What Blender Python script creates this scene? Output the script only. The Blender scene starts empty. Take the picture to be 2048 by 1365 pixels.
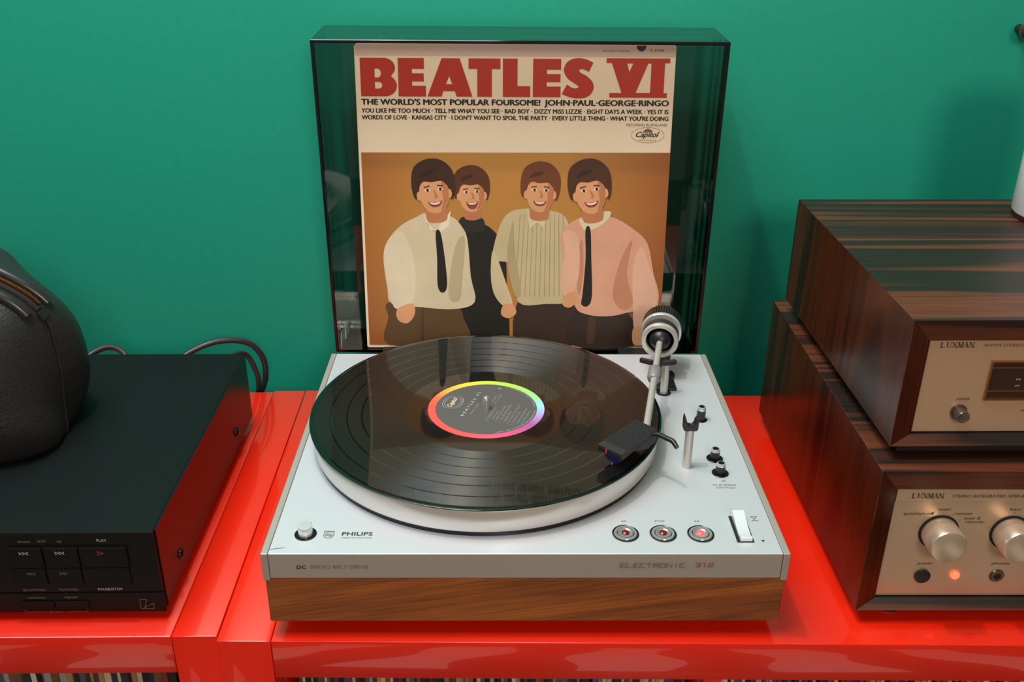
import bpy, bmesh, math, random
from mathutils import Vector, Matrix
PI = math.pi
random.seed(7)
S = bpy.context.scene
COL = S.collection

# ------------------------------------------------------------------ camera
F_PX = 1954.13
PITCH, YAW, ROLL = 0.4431, -0.0039, 0.0080
CAM = Vector((0.0190, -0.7408, 0.5204))
fw = Vector((-math.sin(YAW)*math.cos(PITCH), math.cos(YAW)*math.cos(PITCH), -math.sin(PITCH)))
rt = Vector((math.cos(YAW), math.sin(YAW), 0)); up = rt.cross(fw)
rt2 = math.cos(ROLL)*rt + math.sin(ROLL)*up
up2 = -math.sin(ROLL)*rt + math.cos(ROLL)*up
cd = bpy.data.cameras.new('camera'); cam = bpy.data.objects.new('camera', cd); COL.objects.link(cam)
cam.matrix_world = Matrix(((rt2.x, up2.x, -fw.x, CAM.x), (rt2.y, up2.y, -fw.y, CAM.y), (rt2.z, up2.z, -fw.z, CAM.z), (0, 0, 0, 1)))
cd.sensor_width = 36; cd.lens = 36*F_PX/2048; cd.clip_start = 0.02
S.camera = cam

# ------------------------------------------------------------------ world, lights, exposure
S.view_settings.view_transform = 'Standard'; S.view_settings.look = 'None'
S.view_settings.gamma = 1; S.view_settings.use_curve_mapping = False
S.view_settings.exposure = 1.06
W = bpy.data.worlds.new('room_light'); S.world = W; W.use_nodes = True
W.node_tree.nodes['Background'].inputs[0].default_value = (1.0, 0.78, 0.60, 1)
W.node_tree.nodes['Background'].inputs[1].default_value = 0.10

def area(name, loc, target, size, power, color, sy=None):
    l = bpy.data.lights.new(name, 'AREA'); l.energy = power; l.color = color; l.size = size
    if sy: l.shape = 'RECTANGLE'; l.size_y = sy
    o = bpy.data.objects.new(name, l); COL.objects.link(o); o.location = loc
    o.rotation_euler = (Vector(target)-Vector(loc)).to_track_quat('-Z', 'Y').to_euler()
    return o
area('ceiling_panel', (-0.45, -0.12, 1.75), (0.0, -0.02, 0.0), 1.2, 18.5, (0.80, 0.92, 1.0), 0.9)
def bulb(name, loc, r, power, color):
    l = bpy.data.lights.new(name, 'POINT'); l.energy = power; l.color = color; l.shadow_soft_size = r
    o = bpy.data.objects.new(name, l); COL.objects.link(o); o.location = loc
bulb('ceiling_bulb', (-0.24, -0.15, 1.60), 0.02, 16.0, (1.0, 0.74, 0.48))
area('front_lamp', (0.42, -2.10, 1.15), (0.0, 0.2, 0.1), 0.45, 8.0, (1.0, 0.84, 0.70))

# ------------------------------------------------------------------ materials
MATS = {}
def mat(name, color, rough=0.5, metal=0.0, spec=0.5, coat=0.0, coat_rough=0.05, emit=None, estr=0, noise=None):
    if name in MATS: return MATS[name]
    m = bpy.data.materials.new(name); m.use_nodes = True; MATS[name] = m
    nt = m.node_tree; b = nt.nodes['Principled BSDF']
    b.inputs['Base Color'].default_value = (*color, 1); b.inputs['Roughness'].default_value = rough
    b.inputs['Metallic'].default_value = metal; b.inputs['Specular IOR Level'].default_value = spec
    b.inputs['Coat Weight'].default_value = coat; b.inputs['Coat Roughness'].default_value = coat_rough
    if emit: b.inputs['Emission Color'].default_value = (*emit, 1); b.inputs['Emission Strength'].default_value = estr
    if noise:   # (scale, bump strength, colour variation)
        tc = nt.nodes.new('ShaderNodeTexCoord'); n = nt.nodes.new('ShaderNodeTexNoise')
        n.inputs['Scale'].default_value = noise[0]; n.inputs['Detail'].default_value = 4
        nt.links.new(tc.outputs['Object'], n.inputs['Vector'])
        if noise[1]:
            bp = nt.nodes.new('ShaderNodeBump'); bp.inputs['Strength'].default_value = noise[1]; bp.inputs['Distance'].default_value = 0.001
            nt.links.new(n.outputs['Fac'], bp.inputs['Height']); nt.links.new(bp.outputs['Normal'], b.inputs['Normal'])
        if noise[2]:
            r = nt.nodes.new('ShaderNodeValToRGB')
            r.color_ramp.elements[0].color = (*[c*(1-noise[2]) for c in color], 1); r.color_ramp.elements[0].position = 0.3
            r.color_ramp.elements[1].color = (*[min(1, c*(1+noise[2])) for c in color], 1); r.color_ramp.elements[1].position = 0.7
            nt.links.new(n.outputs['Fac'], r.inputs['Fac']); nt.links.new(r.outputs['Color'], b.inputs['Base Color'])
    return m

def lin(r, g, b):
    f = lambda c: (c/255/12.92) if c/255 <= 0.04045 else ((c/255+0.055)/1.055)**2.4
    return (f(r), f(g), f(b))

def wood(name, scale, stops, rough=0.3, coat=0.3, distort=1.0, fine=(6, 220, 220), rot=(0, 0, 0), spec=0.5, det=5):
    """streaked wood: a low-frequency stretched noise picks the band, a fine stretched noise adds pores"""
    m = bpy.data.materials.new(name); m.use_nodes = True; nt = m.node_tree; b = nt.nodes['Principled BSDF']
    tc = nt.nodes.new('ShaderNodeTexCoord'); mp = nt.nodes.new('ShaderNodeMapping'); mp.inputs['Scale'].default_value = scale
    m0 = nt.nodes.new('ShaderNodeMapping'); m0.inputs['Rotation'].default_value = rot; nt.links.new(tc.outputs['Object'], m0.inputs['Vector'])
    nt.links.new(m0.outputs['Vector'], mp.inputs['Vector'])
    n = nt.nodes.new('ShaderNodeTexNoise'); n.inputs['Scale'].default_value = 1; n.inputs['Detail'].default_value = det
    n.inputs['Roughness'].default_value = 0.55; n.inputs['Distortion'].default_value = distort
    nt.links.new(mp.outputs['Vector'], n.inputs['Vector'])
    r = nt.nodes.new('ShaderNodeValToRGB'); e = r.color_ramp.elements
    e[0].position, e[0].color = stops[0][0], (*stops[0][1], 1); e[1].position, e[1].color = stops[-1][0], (*stops[-1][1], 1)
    for p, c in stops[1:-1]:
        k = e.new(p); k.color = (*c, 1)
    nt.links.new(n.outputs['Fac'], r.inputs['Fac'])
    mp2 = nt.nodes.new('ShaderNodeMapping'); mp2.inputs['Scale'].default_value = fine; nt.links.new(m0.outputs['Vector'], mp2.inputs['Vector'])
    n2 = nt.nodes.new('ShaderNodeTexNoise'); n2.inputs['Scale'].default_value = 1.5; n2.inputs['Detail'].default_value = 3
    nt.links.new(mp2.outputs['Vector'], n2.inputs['Vector'])
    mr = nt.nodes.new('ShaderNodeMapRange'); mr.inputs[1].default_value = 0.35; mr.inputs[2].default_value = 0.65; mr.inputs[3].default_value = 0.65; mr.inputs[4].default_value = 1.25
    nt.links.new(n2.outputs['Fac'], mr.inputs[0])
    mx = nt.nodes.new('ShaderNodeMix'); mx.data_type = 'RGBA'; mx.blend_type = 'MULTIPLY'; mx.inputs[0].default_value = 0.8
    nt.links.new(r.outputs['Color'], mx.inputs[6]); nt.links.new(mr.outputs[0], mx.inputs[7])
    nt.links.new(mx.outputs[2], b.inputs['Base Color'])
    b.inputs['Roughness'].default_value = rough; b.inputs['Coat Weight'].default_value = coat; b.inputs['Coat Roughness'].default_value = 0.12
    b.inputs['Specular IOR Level'].default_value = spec
    return m

M_WALL = mat('green_wall_paint', lin(22, 157, 130), 0.55, noise=(140, 0.08, 0.03), spec=0.35)
M_RED = mat('red_lacquer', lin(228, 34, 10), 0.28, coat=0.9, coat_rough=0.03, noise=(9, 0.0, 0.03))
M_SEAM = mat('dark_seam', (0.03, 0.008, 0.006), 0.8)
M_DECK = mat('satin_silver_deck', lin(203, 206, 211), 0.42, metal=0.3, noise=(900, 0.04, 0.02))
M_SILVER_SHADED = mat('satin_silver_shaded', lin(176, 168, 160), 0.42, metal=0.35, noise=(900, 0.04, 0.02))  # deck silver again, darkened and warmed: the front face's dimmer light as colour
M_ALU = mat('brushed_aluminium', lin(230, 228, 224), 0.28, metal=0.6)
M_PLAT = mat('turned_aluminium', lin(226, 222, 218), 0.30, metal=0.55)
M_ALU2 = mat('satin_aluminium', lin(200, 198, 190), 0.36, metal=0.45)
M_CHROME = mat('chrome', (0.85, 0.85, 0.86), 0.06, metal=1.0)
M_BLACKP = mat('black_plastic', (0.012, 0.012, 0.014), 0.38)
M_BLACKM = mat('matt_black_plastic', (0.022, 0.022, 0.024), 0.55)
M_BLACKG = mat('gloss_black', (0.004, 0.004, 0.006), 0.08)
M_VOID = mat('dark_recess', (0.004, 0.004, 0.005), 0.7)
M_INK = mat('black_ink', (0.012, 0.011, 0.012), 0.6)
M_GREYINK = mat('grey_ink', lin(110, 110, 112), 0.6)
M_FADEINK = mat('faded_ink', lin(120, 112, 108), 0.6)
M_REDINK = mat('red_ink', lin(176, 84, 74), 0.6)
M_WHITEINK = mat('pale_ink', lin(190, 188, 182), 0.6)
M_DIMINK = mat('dim_pale_ink', lin(118, 112, 104), 0.6)
M_PANELINK = mat('panel_ink', lin(78, 62, 52), 0.6)
M_CHAMP = mat('champagne_panel', lin(205, 180, 152), 0.34, metal=0.55, noise=(700, 0.05, 0.03))
M_KNOB = mat('champagne_knob', lin(226, 206, 182), 0.25, metal=0.65)
M_WALNUT = wood('walnut_veneer', (4, 30, 42), [(0.25, lin(104, 52, 14)), (0.45, lin(142, 76, 24)), (0.6, lin(160, 90, 34)), (0.8, lin(120, 62, 20))], 0.5, 0.0, 0.8, (14, 300, 420), rot=(0, 0.16, 0), det=3)
M_ROSE = wood('rosewood_top', (0.9, 26, 14), [(0.30, lin(80, 42, 26)), (0.38, lin(34, 24, 19)), (0.46, lin(36, 25, 20)), (0.50, lin(92, 48, 30)), (0.58, lin(98, 50, 32)), (0.63, lin(36, 24, 19)), (0.8, lin(78, 40, 26))], 0.45, 0.0, 0.5, (8, 420, 420), det=2.5, spec=0.4)
M_ROSES = wood('rosewood_side', (20, 13, 1.6), [(0.32, lin(20, 9, 7)), (0.46, lin(38, 14, 7)), (0.55, lin(74, 28, 10)), (0.66, lin(46, 17, 8)), (0.78, lin(22, 10, 7))], 0.22, 0.0, 0.9, (300, 300, 8), spec=0.4)
M_CDTOP = mat('black_textured_steel', (0.005, 0.008, 0.008), 0.55, spec=0.12, noise=(1500, 0.2, 0))
M_CDSIDE = mat('black_painted_steel', (0.008, 0.005, 0.005), 0.3, spec=0.4)
M_LEATHER = mat('black_leather', (0.020, 0.019, 0.019), 0.42, noise=(420, 0.5, 0.2))
M_CARD = mat('cream_card', lin(248, 228, 196), 0.55, noise=(14, 0.02, 0.03))
M_CARDTOP = mat('pinkish_card', lin(232, 198, 178), 0.55)
M_WHITE = mat('white_enamel', lin(236, 236, 238), 0.3, coat=0.3)
M_FLOOR = None

def smoke():
    m = bpy.data.materials.new('smoked_acrylic'); m.use_nodes = True; nt = m.node_tree; nt.nodes.clear()
    o = nt.nodes.new('ShaderNodeOutputMaterial'); t = nt.nodes.new('ShaderNodeBsdfTransparent'); t.inputs[0].default_value = (0.54, 0.54, 0.53, 1)
    g = nt.nodes.new('ShaderNodeBsdfGlossy'); g.inputs['Roughness'].default_value = 0.02; g.inputs[0].default_value = (1, 1, 1, 1)
    f = nt.nodes.new('ShaderNodeFresnel'); f.inputs[0].default_value = 1.45
    mx = nt.nodes.new('ShaderNodeMixShader'); nt.links.new(f.outputs[0], mx.inputs[0]); nt.links.new(t.outputs[0], mx.inputs[1]); nt.links.new(g.outputs[0], mx.inputs[2])
    nt.links.new(mx.outputs[0], o.inputs[0]); return m
M_SMOKE = smoke()
M_SMOKEEDGE = mat('smoked_acrylic_edge', (0.006, 0.007, 0.007), 0.08)

def radial(nt):
    tc = nt.nodes.new('ShaderNodeTexCoord'); sp = nt.nodes.new('ShaderNodeSeparateXYZ'); nt.links.new(tc.outputs['Object'], sp.inputs[0])
    cb = nt.nodes.new('ShaderNodeCombineXYZ'); nt.links.new(sp.outputs[0], cb.inputs[0]); nt.links.new(sp.outputs[1], cb.inputs[1])
    ln = nt.nodes.new('ShaderNodeVectorMath'); ln.operation = 'LENGTH'; nt.links.new(cb.outputs[0], ln.inputs[0])
    return tc, sp, ln.outputs['Value']

def vinyl():
    m = bpy.data.materials.new('black_vinyl'); m.use_nodes = True; nt = m.node_tree; b = nt.nodes['Principled BSDF']
    tc, sp, r = radial(nt)
    mr = nt.nodes.new('ShaderNodeMapRange'); mr.inputs[2].default_value = 0.16; nt.links.new(r, mr.inputs[0])
    rp = nt.nodes.new('ShaderNodeValToRGB'); rp.color_ramp.interpolation = 'CONSTANT'; e = rp.color_ramp.elements
    gaps = [0.0, 0.0700, 0.0805, 0.0817, 0.0932, 0.0944, 0.1060, 0.1072, 0.1185, 0.1197, 0.1330, 0.1342, 0.1460]
    e[0].position = 0; e[0].color = (0, 0, 0, 1); e[1].position = gaps[1]/0.16; e[1].color = (1, 1, 1, 1)
    for i, g in enumerate(gaps[2:]):
        k = e.new(g/0.16); v = 0 if i % 2 == 0 else 1; k.color = (v, v, v, 1)
    nt.links.new(mr.outputs[0], rp.inputs[0])
    mm = nt.nodes.new('ShaderNodeMapRange'); nt.links.new(rp.outputs[0], mm.inputs[0]); mm.inputs[3].default_value = 0.06; mm.inputs[4].default_value = 0.44
    nt.links.new(mm.outputs[0], b.inputs['Roughness'])
    ms = nt.nodes.new('ShaderNodeMapRange'); nt.links.new(rp.outputs[0], ms.inputs[0]); ms.inputs[3].default_value = 0.5; ms.inputs[4].default_value = 0.6
    nt.links.new(ms.outputs[0], b.inputs['Specular IOR Level'])
    ma = nt.nodes.new('ShaderNodeMapRange'); nt.links.new(rp.outputs[0], ma.inputs[0]); ma.inputs[3].default_value = 0.0; ma.inputs[4].default_value = 0.995
    nt.links.new(ma.outputs[0], b.inputs['Anisotropic'])
    mc = nt.nodes.new('ShaderNodeMix'); mc.data_type = 'RGBA'; nt.links.new(rp.outputs[0], mc.inputs[0])
    mc.inputs[6].default_value = (0.003, 0.003, 0.003, 1); mc.inputs[7].default_value = (0.005, 0.005, 0.005, 1)
    nt.links.new(mc.outputs[2], b.inputs['Base Color'])
    tg = nt.nodes.new('ShaderNodeTangent'); tg.direction_type = 'RADIAL'; tg.axis = 'Z'; nt.links.new(tg.outputs[0], b.inputs['Tangent']); b.inputs['Anisotropic Rotation'].default_value = 0.25
    b.inputs['Coat Weight'].default_value = 0.5; b.inputs['Coat Roughness'].default_value = 0.02; b.inputs['Coat IOR'].default_value = 1.5
    return m
M_VINYL = vinyl()

def rainbow():
    m = bpy.data.materials.new('rainbow_label_rim'); m.use_nodes = True; nt = m.node_tree; b = nt.nodes['Principled BSDF']
    tc, sp, r = radial(nt)
    at = nt.nodes.new('ShaderNodeMath'); at.operation = 'ARCTAN2'; nt.links.new(sp.outputs[1], at.inputs[0]); nt.links.new(sp.outputs[0], at.inputs[1])
    mr = nt.nodes.new('ShaderNodeMapRange'); mr.inputs[1].default_value = -PI; mr.inputs[2].default_value = PI; nt.links.new(at.outputs[0], mr.inputs[0])
    rp = nt.nodes.new('ShaderNodeValToRGB'); e = rp.color_ramp.elements
    st = [(-180, (224, 84, 70)), (-120, (230, 84, 80)), (-85, (228, 88, 112)), (-55, (200, 84, 136)), (-35, (168, 88, 150)), (-14, (176, 152, 214)), (6, (150, 214, 234)),
          (24, (150, 222, 150)), (55, (172, 214, 88)), (95, (200, 214, 76)), (118, (238, 208, 66)), (138, (248, 168, 70)), (158, (244, 104, 66)), (180, (238, 78, 66))]
    e[0].position = 0; e[0].color = (*lin(*st[0][1]), 1); e[1].position = 1; e[1].color = (*lin(*st[-1][1]), 1)
    for d, c in st[1:-1]:
        k = e.new((d+180)/360); k.color = (*lin(*c), 1)
    nt.links.new(mr.outputs[0], rp.inputs[0]); nt.links.new(rp.outputs[0], b.inputs['Base Color']); b.inputs['Roughness'].default_value = 0.45
    return m

# ------------------------------------------------------------------ mesh helpers
def bm_box(bm, x0, x1, y0, y1, z0, z1, M=None):
    vs = [bm.verts.new(v) for v in ((x0,y0,z0),(x1,y0,z0),(x1,y1,z0),(x0,y1,z0),(x0,y0,z1),(x1,y0,z1),(x1,y1,z1),(x0,y1,z1))]
    for f in ((3,2,1,0),(4,5,6,7),(0,1,5,4),(1,2,6,5),(2,3,7,6),(3,0,4,7)): bm.faces.new([vs[i] for i in f])
    if M: bmesh.ops.transform(bm, matrix=M, verts=vs)
    return vs
def box(x0, x1, y0, y1, z0, z1, bev=0, seg=2):
    bm = bmesh.new(); bm_box(bm, x0, x1, y0, y1, z0, z1)
    if bev: bmesh.ops.bevel(bm, geom=bm.edges[:], offset=bev, segments=seg, affect='EDGES', profile=0.5)
    return bm
def prism(pts, z0, z1, bev=0, seg=2):
    bm = bmesh.new(); a = [bm.verts.new((x, y, z0)) for x, y in pts]; b = [bm.verts.new((x, y, z1)) for x, y in pts]
    bm.faces.new(a[::-1]); bm.faces.new(b); n = len(pts)
    for i in range(n): bm.faces.new((a[i], a[(i+1) % n], b[(i+1) % n], b[i]))
    if bev: bmesh.ops.bevel(bm, geom=bm.edges[:], offset=bev, segments=seg, affect='EDGES', profile=0.5)
    return bm
def axes(o, X, Y, Z=None):
    X = Vector(X).normalized(); Y = Vector(Y).normalized(); Z = Vector(Z).normalized() if Z else X.cross(Y).normalized()
    return Matrix(((X.x, Y.x, Z.x, o[0]), (X.y, Y.y, Z.y, o[1]), (X.z, Y.z, Z.z, o[2]), (0, 0, 0, 1)))
def lathe(prof, seg=64, M=None, bm=None, flute=None):
    """prof: (radius, height) along +Z; M places it"""
    bm = bm or bmesh.new(); rings = []; new = []
    for r, z in prof:
        if r <= 1e-7: v = bm.verts.new((0, 0, z)); rings.append([v]); new.append(v)
        else:
            ring = []
            for k in range(seg):
                a = 2*PI*k/seg; rr = r
                if flute and flute[0] <= z <= flute[1] and k % 2: rr = r*flute[2]
                ring.append(bm.verts.new((rr*math.cos(a), rr*math.sin(a), z)))
            rings.append(ring); new += ring
    for A, B in zip(rings, rings[1:]):
        if len(A) == 1 and len(B) == 1: continue
        for k in range(seg):
            k2 = (k+1) % seg
            if len(A) == 1: bm.faces.new((A[0], B[k2], B[k]) if False else (A[0], B[k], B[k2]))
            elif len(B) == 1: bm.faces.new((A[k], A[k2], B[0]))
            else: bm.faces.new((A[k], A[k2], B[k2], B[k]))
    if M: bmesh.ops.transform(bm, matrix=M, verts=new)
    return bm
def tube(pts, r, seg=12, bm=None, radii=None, cap=True):
    bm = bm or bmesh.new(); P = [Vector(p) for p in pts]; rings = []; n = None
    for i, p in enumerate(P):
        t = ((P[min(i+1, len(P)-1)]-P[max(i-1, 0)])).normalized()
        if n is None: n = t.orthogonal().normalized()
        n = (n - t*n.dot(t)).normalized(); b = t.cross(n); rr = radii[i] if radii else r
        rings.append([bm.verts.new(p+(n*math.cos(2*PI*k/seg)+b*math.sin(2*PI*k/seg))*rr) for k in range(seg)])
    for A, B in zip(rings, rings[1:]):
        for k in range(seg): bm.faces.new((A[k], A[(k+1) % seg], B[(k+1) % seg], B[k]))
    if cap: bm.faces.new(rings[0][::-1]); bm.faces.new(rings[-1])
    return bm
def smoothpath(pts, n=8):
    P = [Vector(p) for p in pts]; out = []
    for i in range(len(P)-1):
        a, b, c, d = P[max(i-1, 0)], P[i], P[i+1], P[min(i+2, len(P)-1)]
        for k in range(n):
            t = k/n; out.append(0.5*((2*b)+(c-a)*t+(2*a-5*b+4*c-d)*t*t+(3*b-a-3*c+d)*t**3))
    return out+[P[-1]]

def tag(o, label=None, cat=None, group=None, kind=None):
    if label: o['label'] = label
    if cat: o['category'] = cat
    if group: o['group'] = group
    if kind: o['kind'] = kind
    return o
def thing(name, label, cat, loc=(0, 0, 0), rz=0, group=None):
    o = bpy.data.objects.new(name, None); COL.objects.link(o); o.location = loc; o.rotation_euler = (0, 0, rz); o.empty_display_size = 0.02
    return tag(o, label, cat, group)
def wmat(o):
    m = Matrix.LocRotScale(o.location, o.rotation_euler, o.scale)
    return wmat(o.parent) @ m if o.parent else m
def obj(name, bm, m, parent=None, label=None, smooth=None, world=False, M=None, kind=None, cat=None):
    """links ONE mesh object. Shapes are given in the parent's frame, or in world coordinates when world=True"""
    me = bpy.data.meshes.new(name)
    if isinstance(bm, bpy.types.Mesh): me = bm
    else:
        bmesh.ops.recalc_face_normals(bm, faces=bm.faces[:]) ; bm.to_mesh(me); bm.free()
    if M: me.transform(M)
    if parent is not None and world: me.transform(wmat(parent).inverted())
    o = bpy.data.objects.new(name, me); COL.objects.link(o)
    for k in (m if isinstance(m, (list, tuple)) else [m]): me.materials.append(k)
    if smooth is not None:
        me.polygons.foreach_set('use_smooth', [True]*len(me.polygons))
        try: me.set_sharp_from_angle(angle=math.radians(smooth))
        except Exception: pass
    if parent is not None:
        o.parent = parent
        if world is False and M is None and parent.type != 'EMPTY': pass
    # put the origin at the middle of the mesh
    if parent is None or parent.type in ('EMPTY', 'MESH'):
        c = sum((Vector(v) for v in o.bound_box), Vector())/8
        if not name.startswith(('record', 'centre_label', 'rainbow')):
            me.transform(Matrix.Translation(-c)); o.location = c
    return tag(o, label, cat, None, kind)
def join_me(bms):
    bm = bmesh.new()
    for b in bms:
        me = bpy.data.meshes.new('t'); b.to_mesh(me); bm.from_mesh(me); bpy.data.meshes.remove(me); b.free()
    return bm

# ---- lettering: built-in font turned into flat mesh
def raw_text(s, bold=0.0, shear=0.0, space=1.0):
    c = bpy.data.curves.new('t', 'FONT'); c.body = s; c.offset = bold; c.shear = shear; c.space_character = space
    c.resolution_u = 3; c.fill_mode = 'FRONT'
    o = bpy.data.objects.new('t', c); COL.objects.link(o); bpy.context.view_layer.update()
    me = bpy.data.meshes.new_from_object(o.evaluated_get(bpy.context.evaluated_depsgraph_get()))
    bpy.data.objects.remove(o); bpy.data.curves.remove(c)
    return me
HCAP = max(v.co.y for v in raw_text('H').vertices)
def text_bm(s, w, h, at='l', bold=0.0, shear=0.0, space=1.0, x=0, y=0, bm=None, fn=None, shift=0.0, dz_=0.0):
    """cap height h, total width w; (x, y) is the baseline's left, centre or right"""
    if bold > 0:   # heavier strokes: the same word laid three times, a hair apart
        for k, (d, e_) in enumerate(((-1, 0), (1, 0), (0, 0.6), (0, -0.6))): bm = text_bm(s, w, h, at, 0.0, shear, space, x, y+e_*bold*h, bm, fn, d*bold*h*1.25, (k-4)*2e-5)
    me = raw_text(s, 0.0, shear, space); xs = [v.co.x for v in me.vertices]; x0, x1 = min(xs), max(xs)
    sx = w/(x1-x0) if w else h/HCAP; sy = h/HCAP; ww = sx*(x1-x0); ox = x+shift-(0 if at == 'l' else ww/2 if at == 'c' else ww)
    for v in me.vertices:
        q = (ox+(v.co.x-x0)*sx, y+v.co.y*sy, dz_)
        v.co = fn(q) if fn else q
    bm = bm or bmesh.new(); bm.from_mesh(me); bpy.data.meshes.remove(me); return bm
def poly(bm, pts, z=0.0, mi=0, holes=()):
    """flat polygon, concave allowed"""
    from mathutils.geometry import tessellate_polygon
    loops = [[Vector((x, y, z)) for x, y in pts]]+[[Vector((x, y, z)) for x, y in h] for h in holes]
    vs = [bm.verts.new(v) for l in loops for v in l]
    for t in tessellate_polygon(loops):
        try: f = bm.faces.new([vs[i] for i in t]); f.material_index = mi
        except ValueError: pass
def ell(cx, cy, rx, ry, n=28, rot=0, a0=0, a1=2*PI):
    out = []
    full = abs(a1-a0-2*PI) < 1e-6
    for k in range(n):
        a = a0+(a1-a0)*k/(n if full else n-1); x, y = rx*math.cos(a), ry*math.sin(a)
        out.append((cx+x*math.cos(rot)-y*math.sin(rot), cy+x*math.sin(rot)+y*math.cos(rot)))
    return out
def ribbon(pts, w, closed=False):
    """thin flat line of width w through 2-D points as one polygon list of quads"""
    q = []
    n = len(pts)
    for i in range(n if closed else n-1):
        a, b = Vector(pts[i]), Vector(pts[(i+1) % n]); d = (b-a)
        if d.length < 1e-9: continue
        d.normalize(); nn = Vector((-d.y, d.x))*w/2; e = d*w/2
        q.append([tuple(a-e+nn), tuple(a-e-nn), tuple(b+e-nn), tuple(b+e+nn)])
    return q
def flatfix(bm):
    """flat print: all faces look along +Z"""
    bm.normal_update()
    bad = [f for f in bm.faces if f.normal.z < 0]
    if bad: bmesh.ops.reverse_faces(bm, faces=bad)
    return bm
def print_on(name, bm, m, parent, o, X, Y, lift=0.00015, world=True, label=None):
    flatfix(bm); M = axes(o, X, Y); n = Vector((M[0][2], M[1][2], M[2][2]))
    M = Matrix.Translation(n*(lift+0.00008)) @ M
    me = bpy.data.meshes.new(name); bm.to_mesh(me); bm.free(); me.transform(M)
    return obj(name, me, m, parent, world=world, label=label)

# ------------------------------------------------------------------ the setting
def struct(name, bm, m): return obj(name, bm, m, kind='structure')
struct('wall_back', box(-2.6, 2.6, 0.29, 0.39, -0.80, 1.9), M_WALL)
M_FLOOR = mat('oak_floor', lin(72, 50, 38), 0.4, noise=(3, 0, 0.15))
struct('floor', box(-2.6, 2.6, -2.6, 0.29, -0.88, -0.80), M_FLOOR)

# added floor stripes, out of view, shaped for pale reflections in the red lacquer
added_rug = thing('added_rug', 'cream and dark floor stripes, added out of view for reflections in the red shelves', 'added_rug', (0.1, -1.2, -0.80))
def wob(x, k): return [(x+0.035*math.sin(0.55*j+k*1.7), -1.75+1.05*j/14) for j in range(15)]
M_ADDED_RUG = (mat('added_rug_cream', lin(238, 230, 220), 0.9, noise=(40, 0.3, 0.05)), mat('added_rug_dark', lin(40, 26, 22), 0.9, noise=(40, 0.3, 0.1)))
for k in range(9):
    a_, b_ = wob(-0.95+0.235*k, k), wob(-0.95+0.235*(k+1), k+1)
    obj('stripe', prism(a_[::-1]+b_, -0.7998, -0.790), M_ADDED_RUG[k % 2], added_rug, world=True)

# ------------------------------------------------------------------ red shelving units
TB = 0.0362
def shelf_unit(name, label, top, legs, back):
    t = thing(name, label, 'shelving', (sum(p[0] for p in top)/4, 0.02, -0.80))
    obj('top_panel', prism(top, -TB, 0, 0.0009, 2), M_RED, t, world=True, smooth=40)
    for q in legs: obj('side_panel', prism(q, -0.80, 0.0, 0.0008, 2) if q is not legs[-1] or len(legs) < 3 else prism(q, -0.80+TB, -TB, 0.001), M_RED, t, world=True, smooth=40)
    x0 = min(p[0] for p in top)+0.004; x1 = max(p[0] for p in top)-0.004
    obj('back_panel', box(x0, x1, back-0.006, back-0.001, -0.79, -TB-0.0005), M_RED, t, world=True)
    yf = -0.164
    obj('shelf_board', box(x0, x1, yf, back-0.0065, -0.390, -0.360, 0.001), M_RED, t, world=True)
    obj('bottom_board', box(x0, x1, yf, back-0.0065, -0.797, -0.770, 0.001), M_RED, t, world=True)
    return t
def skew(x0f, x1f, yf, yb, k=-0.0195):
    d = (yb-yf)*k
    return [(x0f, yf), (x1f, yf), (x1f+d, yb), (x0f+d, yb)]
shelf_unit('shelving_unit', 'glossy red shelving unit on the left, under the black disc player',
    [(-0.84, -0.1795), (-0.2350, -0.1695), (-0.2425, 0.2190), (-0.848, 0.209)],
    [[(-0.2346, -0.1695), (-0.2004, -0.1688), (-0.2080, 0.2226), (-0.2422, 0.2222)], [(-0.875, -0.1800), (-0.8404, -0.1795), (-0.8484, 0.209), (-0.883, 0.2085)]], 0.205)
xr = 0.7600
shelf_unit('shelving_unit', 'glossy red shelving unit on the right, under the turntable and wooden amplifiers',
    [(-0.1584, -0.1741), (xr, -0.1741), (xr, 0.2150), (-0.1660, 0.2200)],
    [[(-0.1994, -0.1741), (-0.1589, -0.1741), (-0.1665, 0.2226), (-0.2070, 0.2236)],
     [(xr+0.0005, -0.1741), (xr+0.040, -0.1741), (xr+0.040, 0.215), (xr+0.0005, 0.215)],
     [(0.1707, -0.1735), (0.1850, -0.1735), (0.1850, 0.2), (0.1707, 0.2)]], 0.214)

# ------------------------------------------------------------------ records in the shelf bays
sleeve_cols = [('cream', (196, 180, 150)), ('dark grey', (44, 44, 50)), ('faded blue', (70, 92, 118)), ('brown', (104, 74, 52)), ('dull red', (128, 42, 40)), ('tan', (160, 126, 88)),
               ('black', (20, 20, 22)), ('pale grey', (150, 148, 150)), ('mustard', (176, 146, 72)), ('slate', (78, 84, 92)), ('off white', (206, 200, 190)), ('navy', (30, 36, 66)),
               ('plum', (84, 52, 64)), ('teal', (30, 98, 110)), ('rust', (140, 78, 48)), ('charcoal', (34, 32, 34))]
wts = [9, 9, 5, 10, 4, 9, 9, 8, 3, 7, 5, 4, 4, 1, 5, 8]
smesh = {}
def sleeve_mesh(cn, rgb):
    if cn in smesh: return smesh[cn]
    bm = bmesh.new(); bm_box(bm, -0.5, 0.5, 0, 0.311, 0, 0.311)
    bmesh.ops.bevel(bm, geom=[e for e in bm.edges if abs(e.verts[0].co.x-e.verts[1].co.x) < 1e-6], offset=0.0006, segments=1, affect='EDGES')
    me = bpy.data.meshes.new('record_sleeve'); bm.to_mesh(me); bm.free(); me.materials.append(mat(cn+'_sleeve', lin(*rgb), 0.6, noise=(60, 0, 0.15))); smesh[cn] = me; return me
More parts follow.
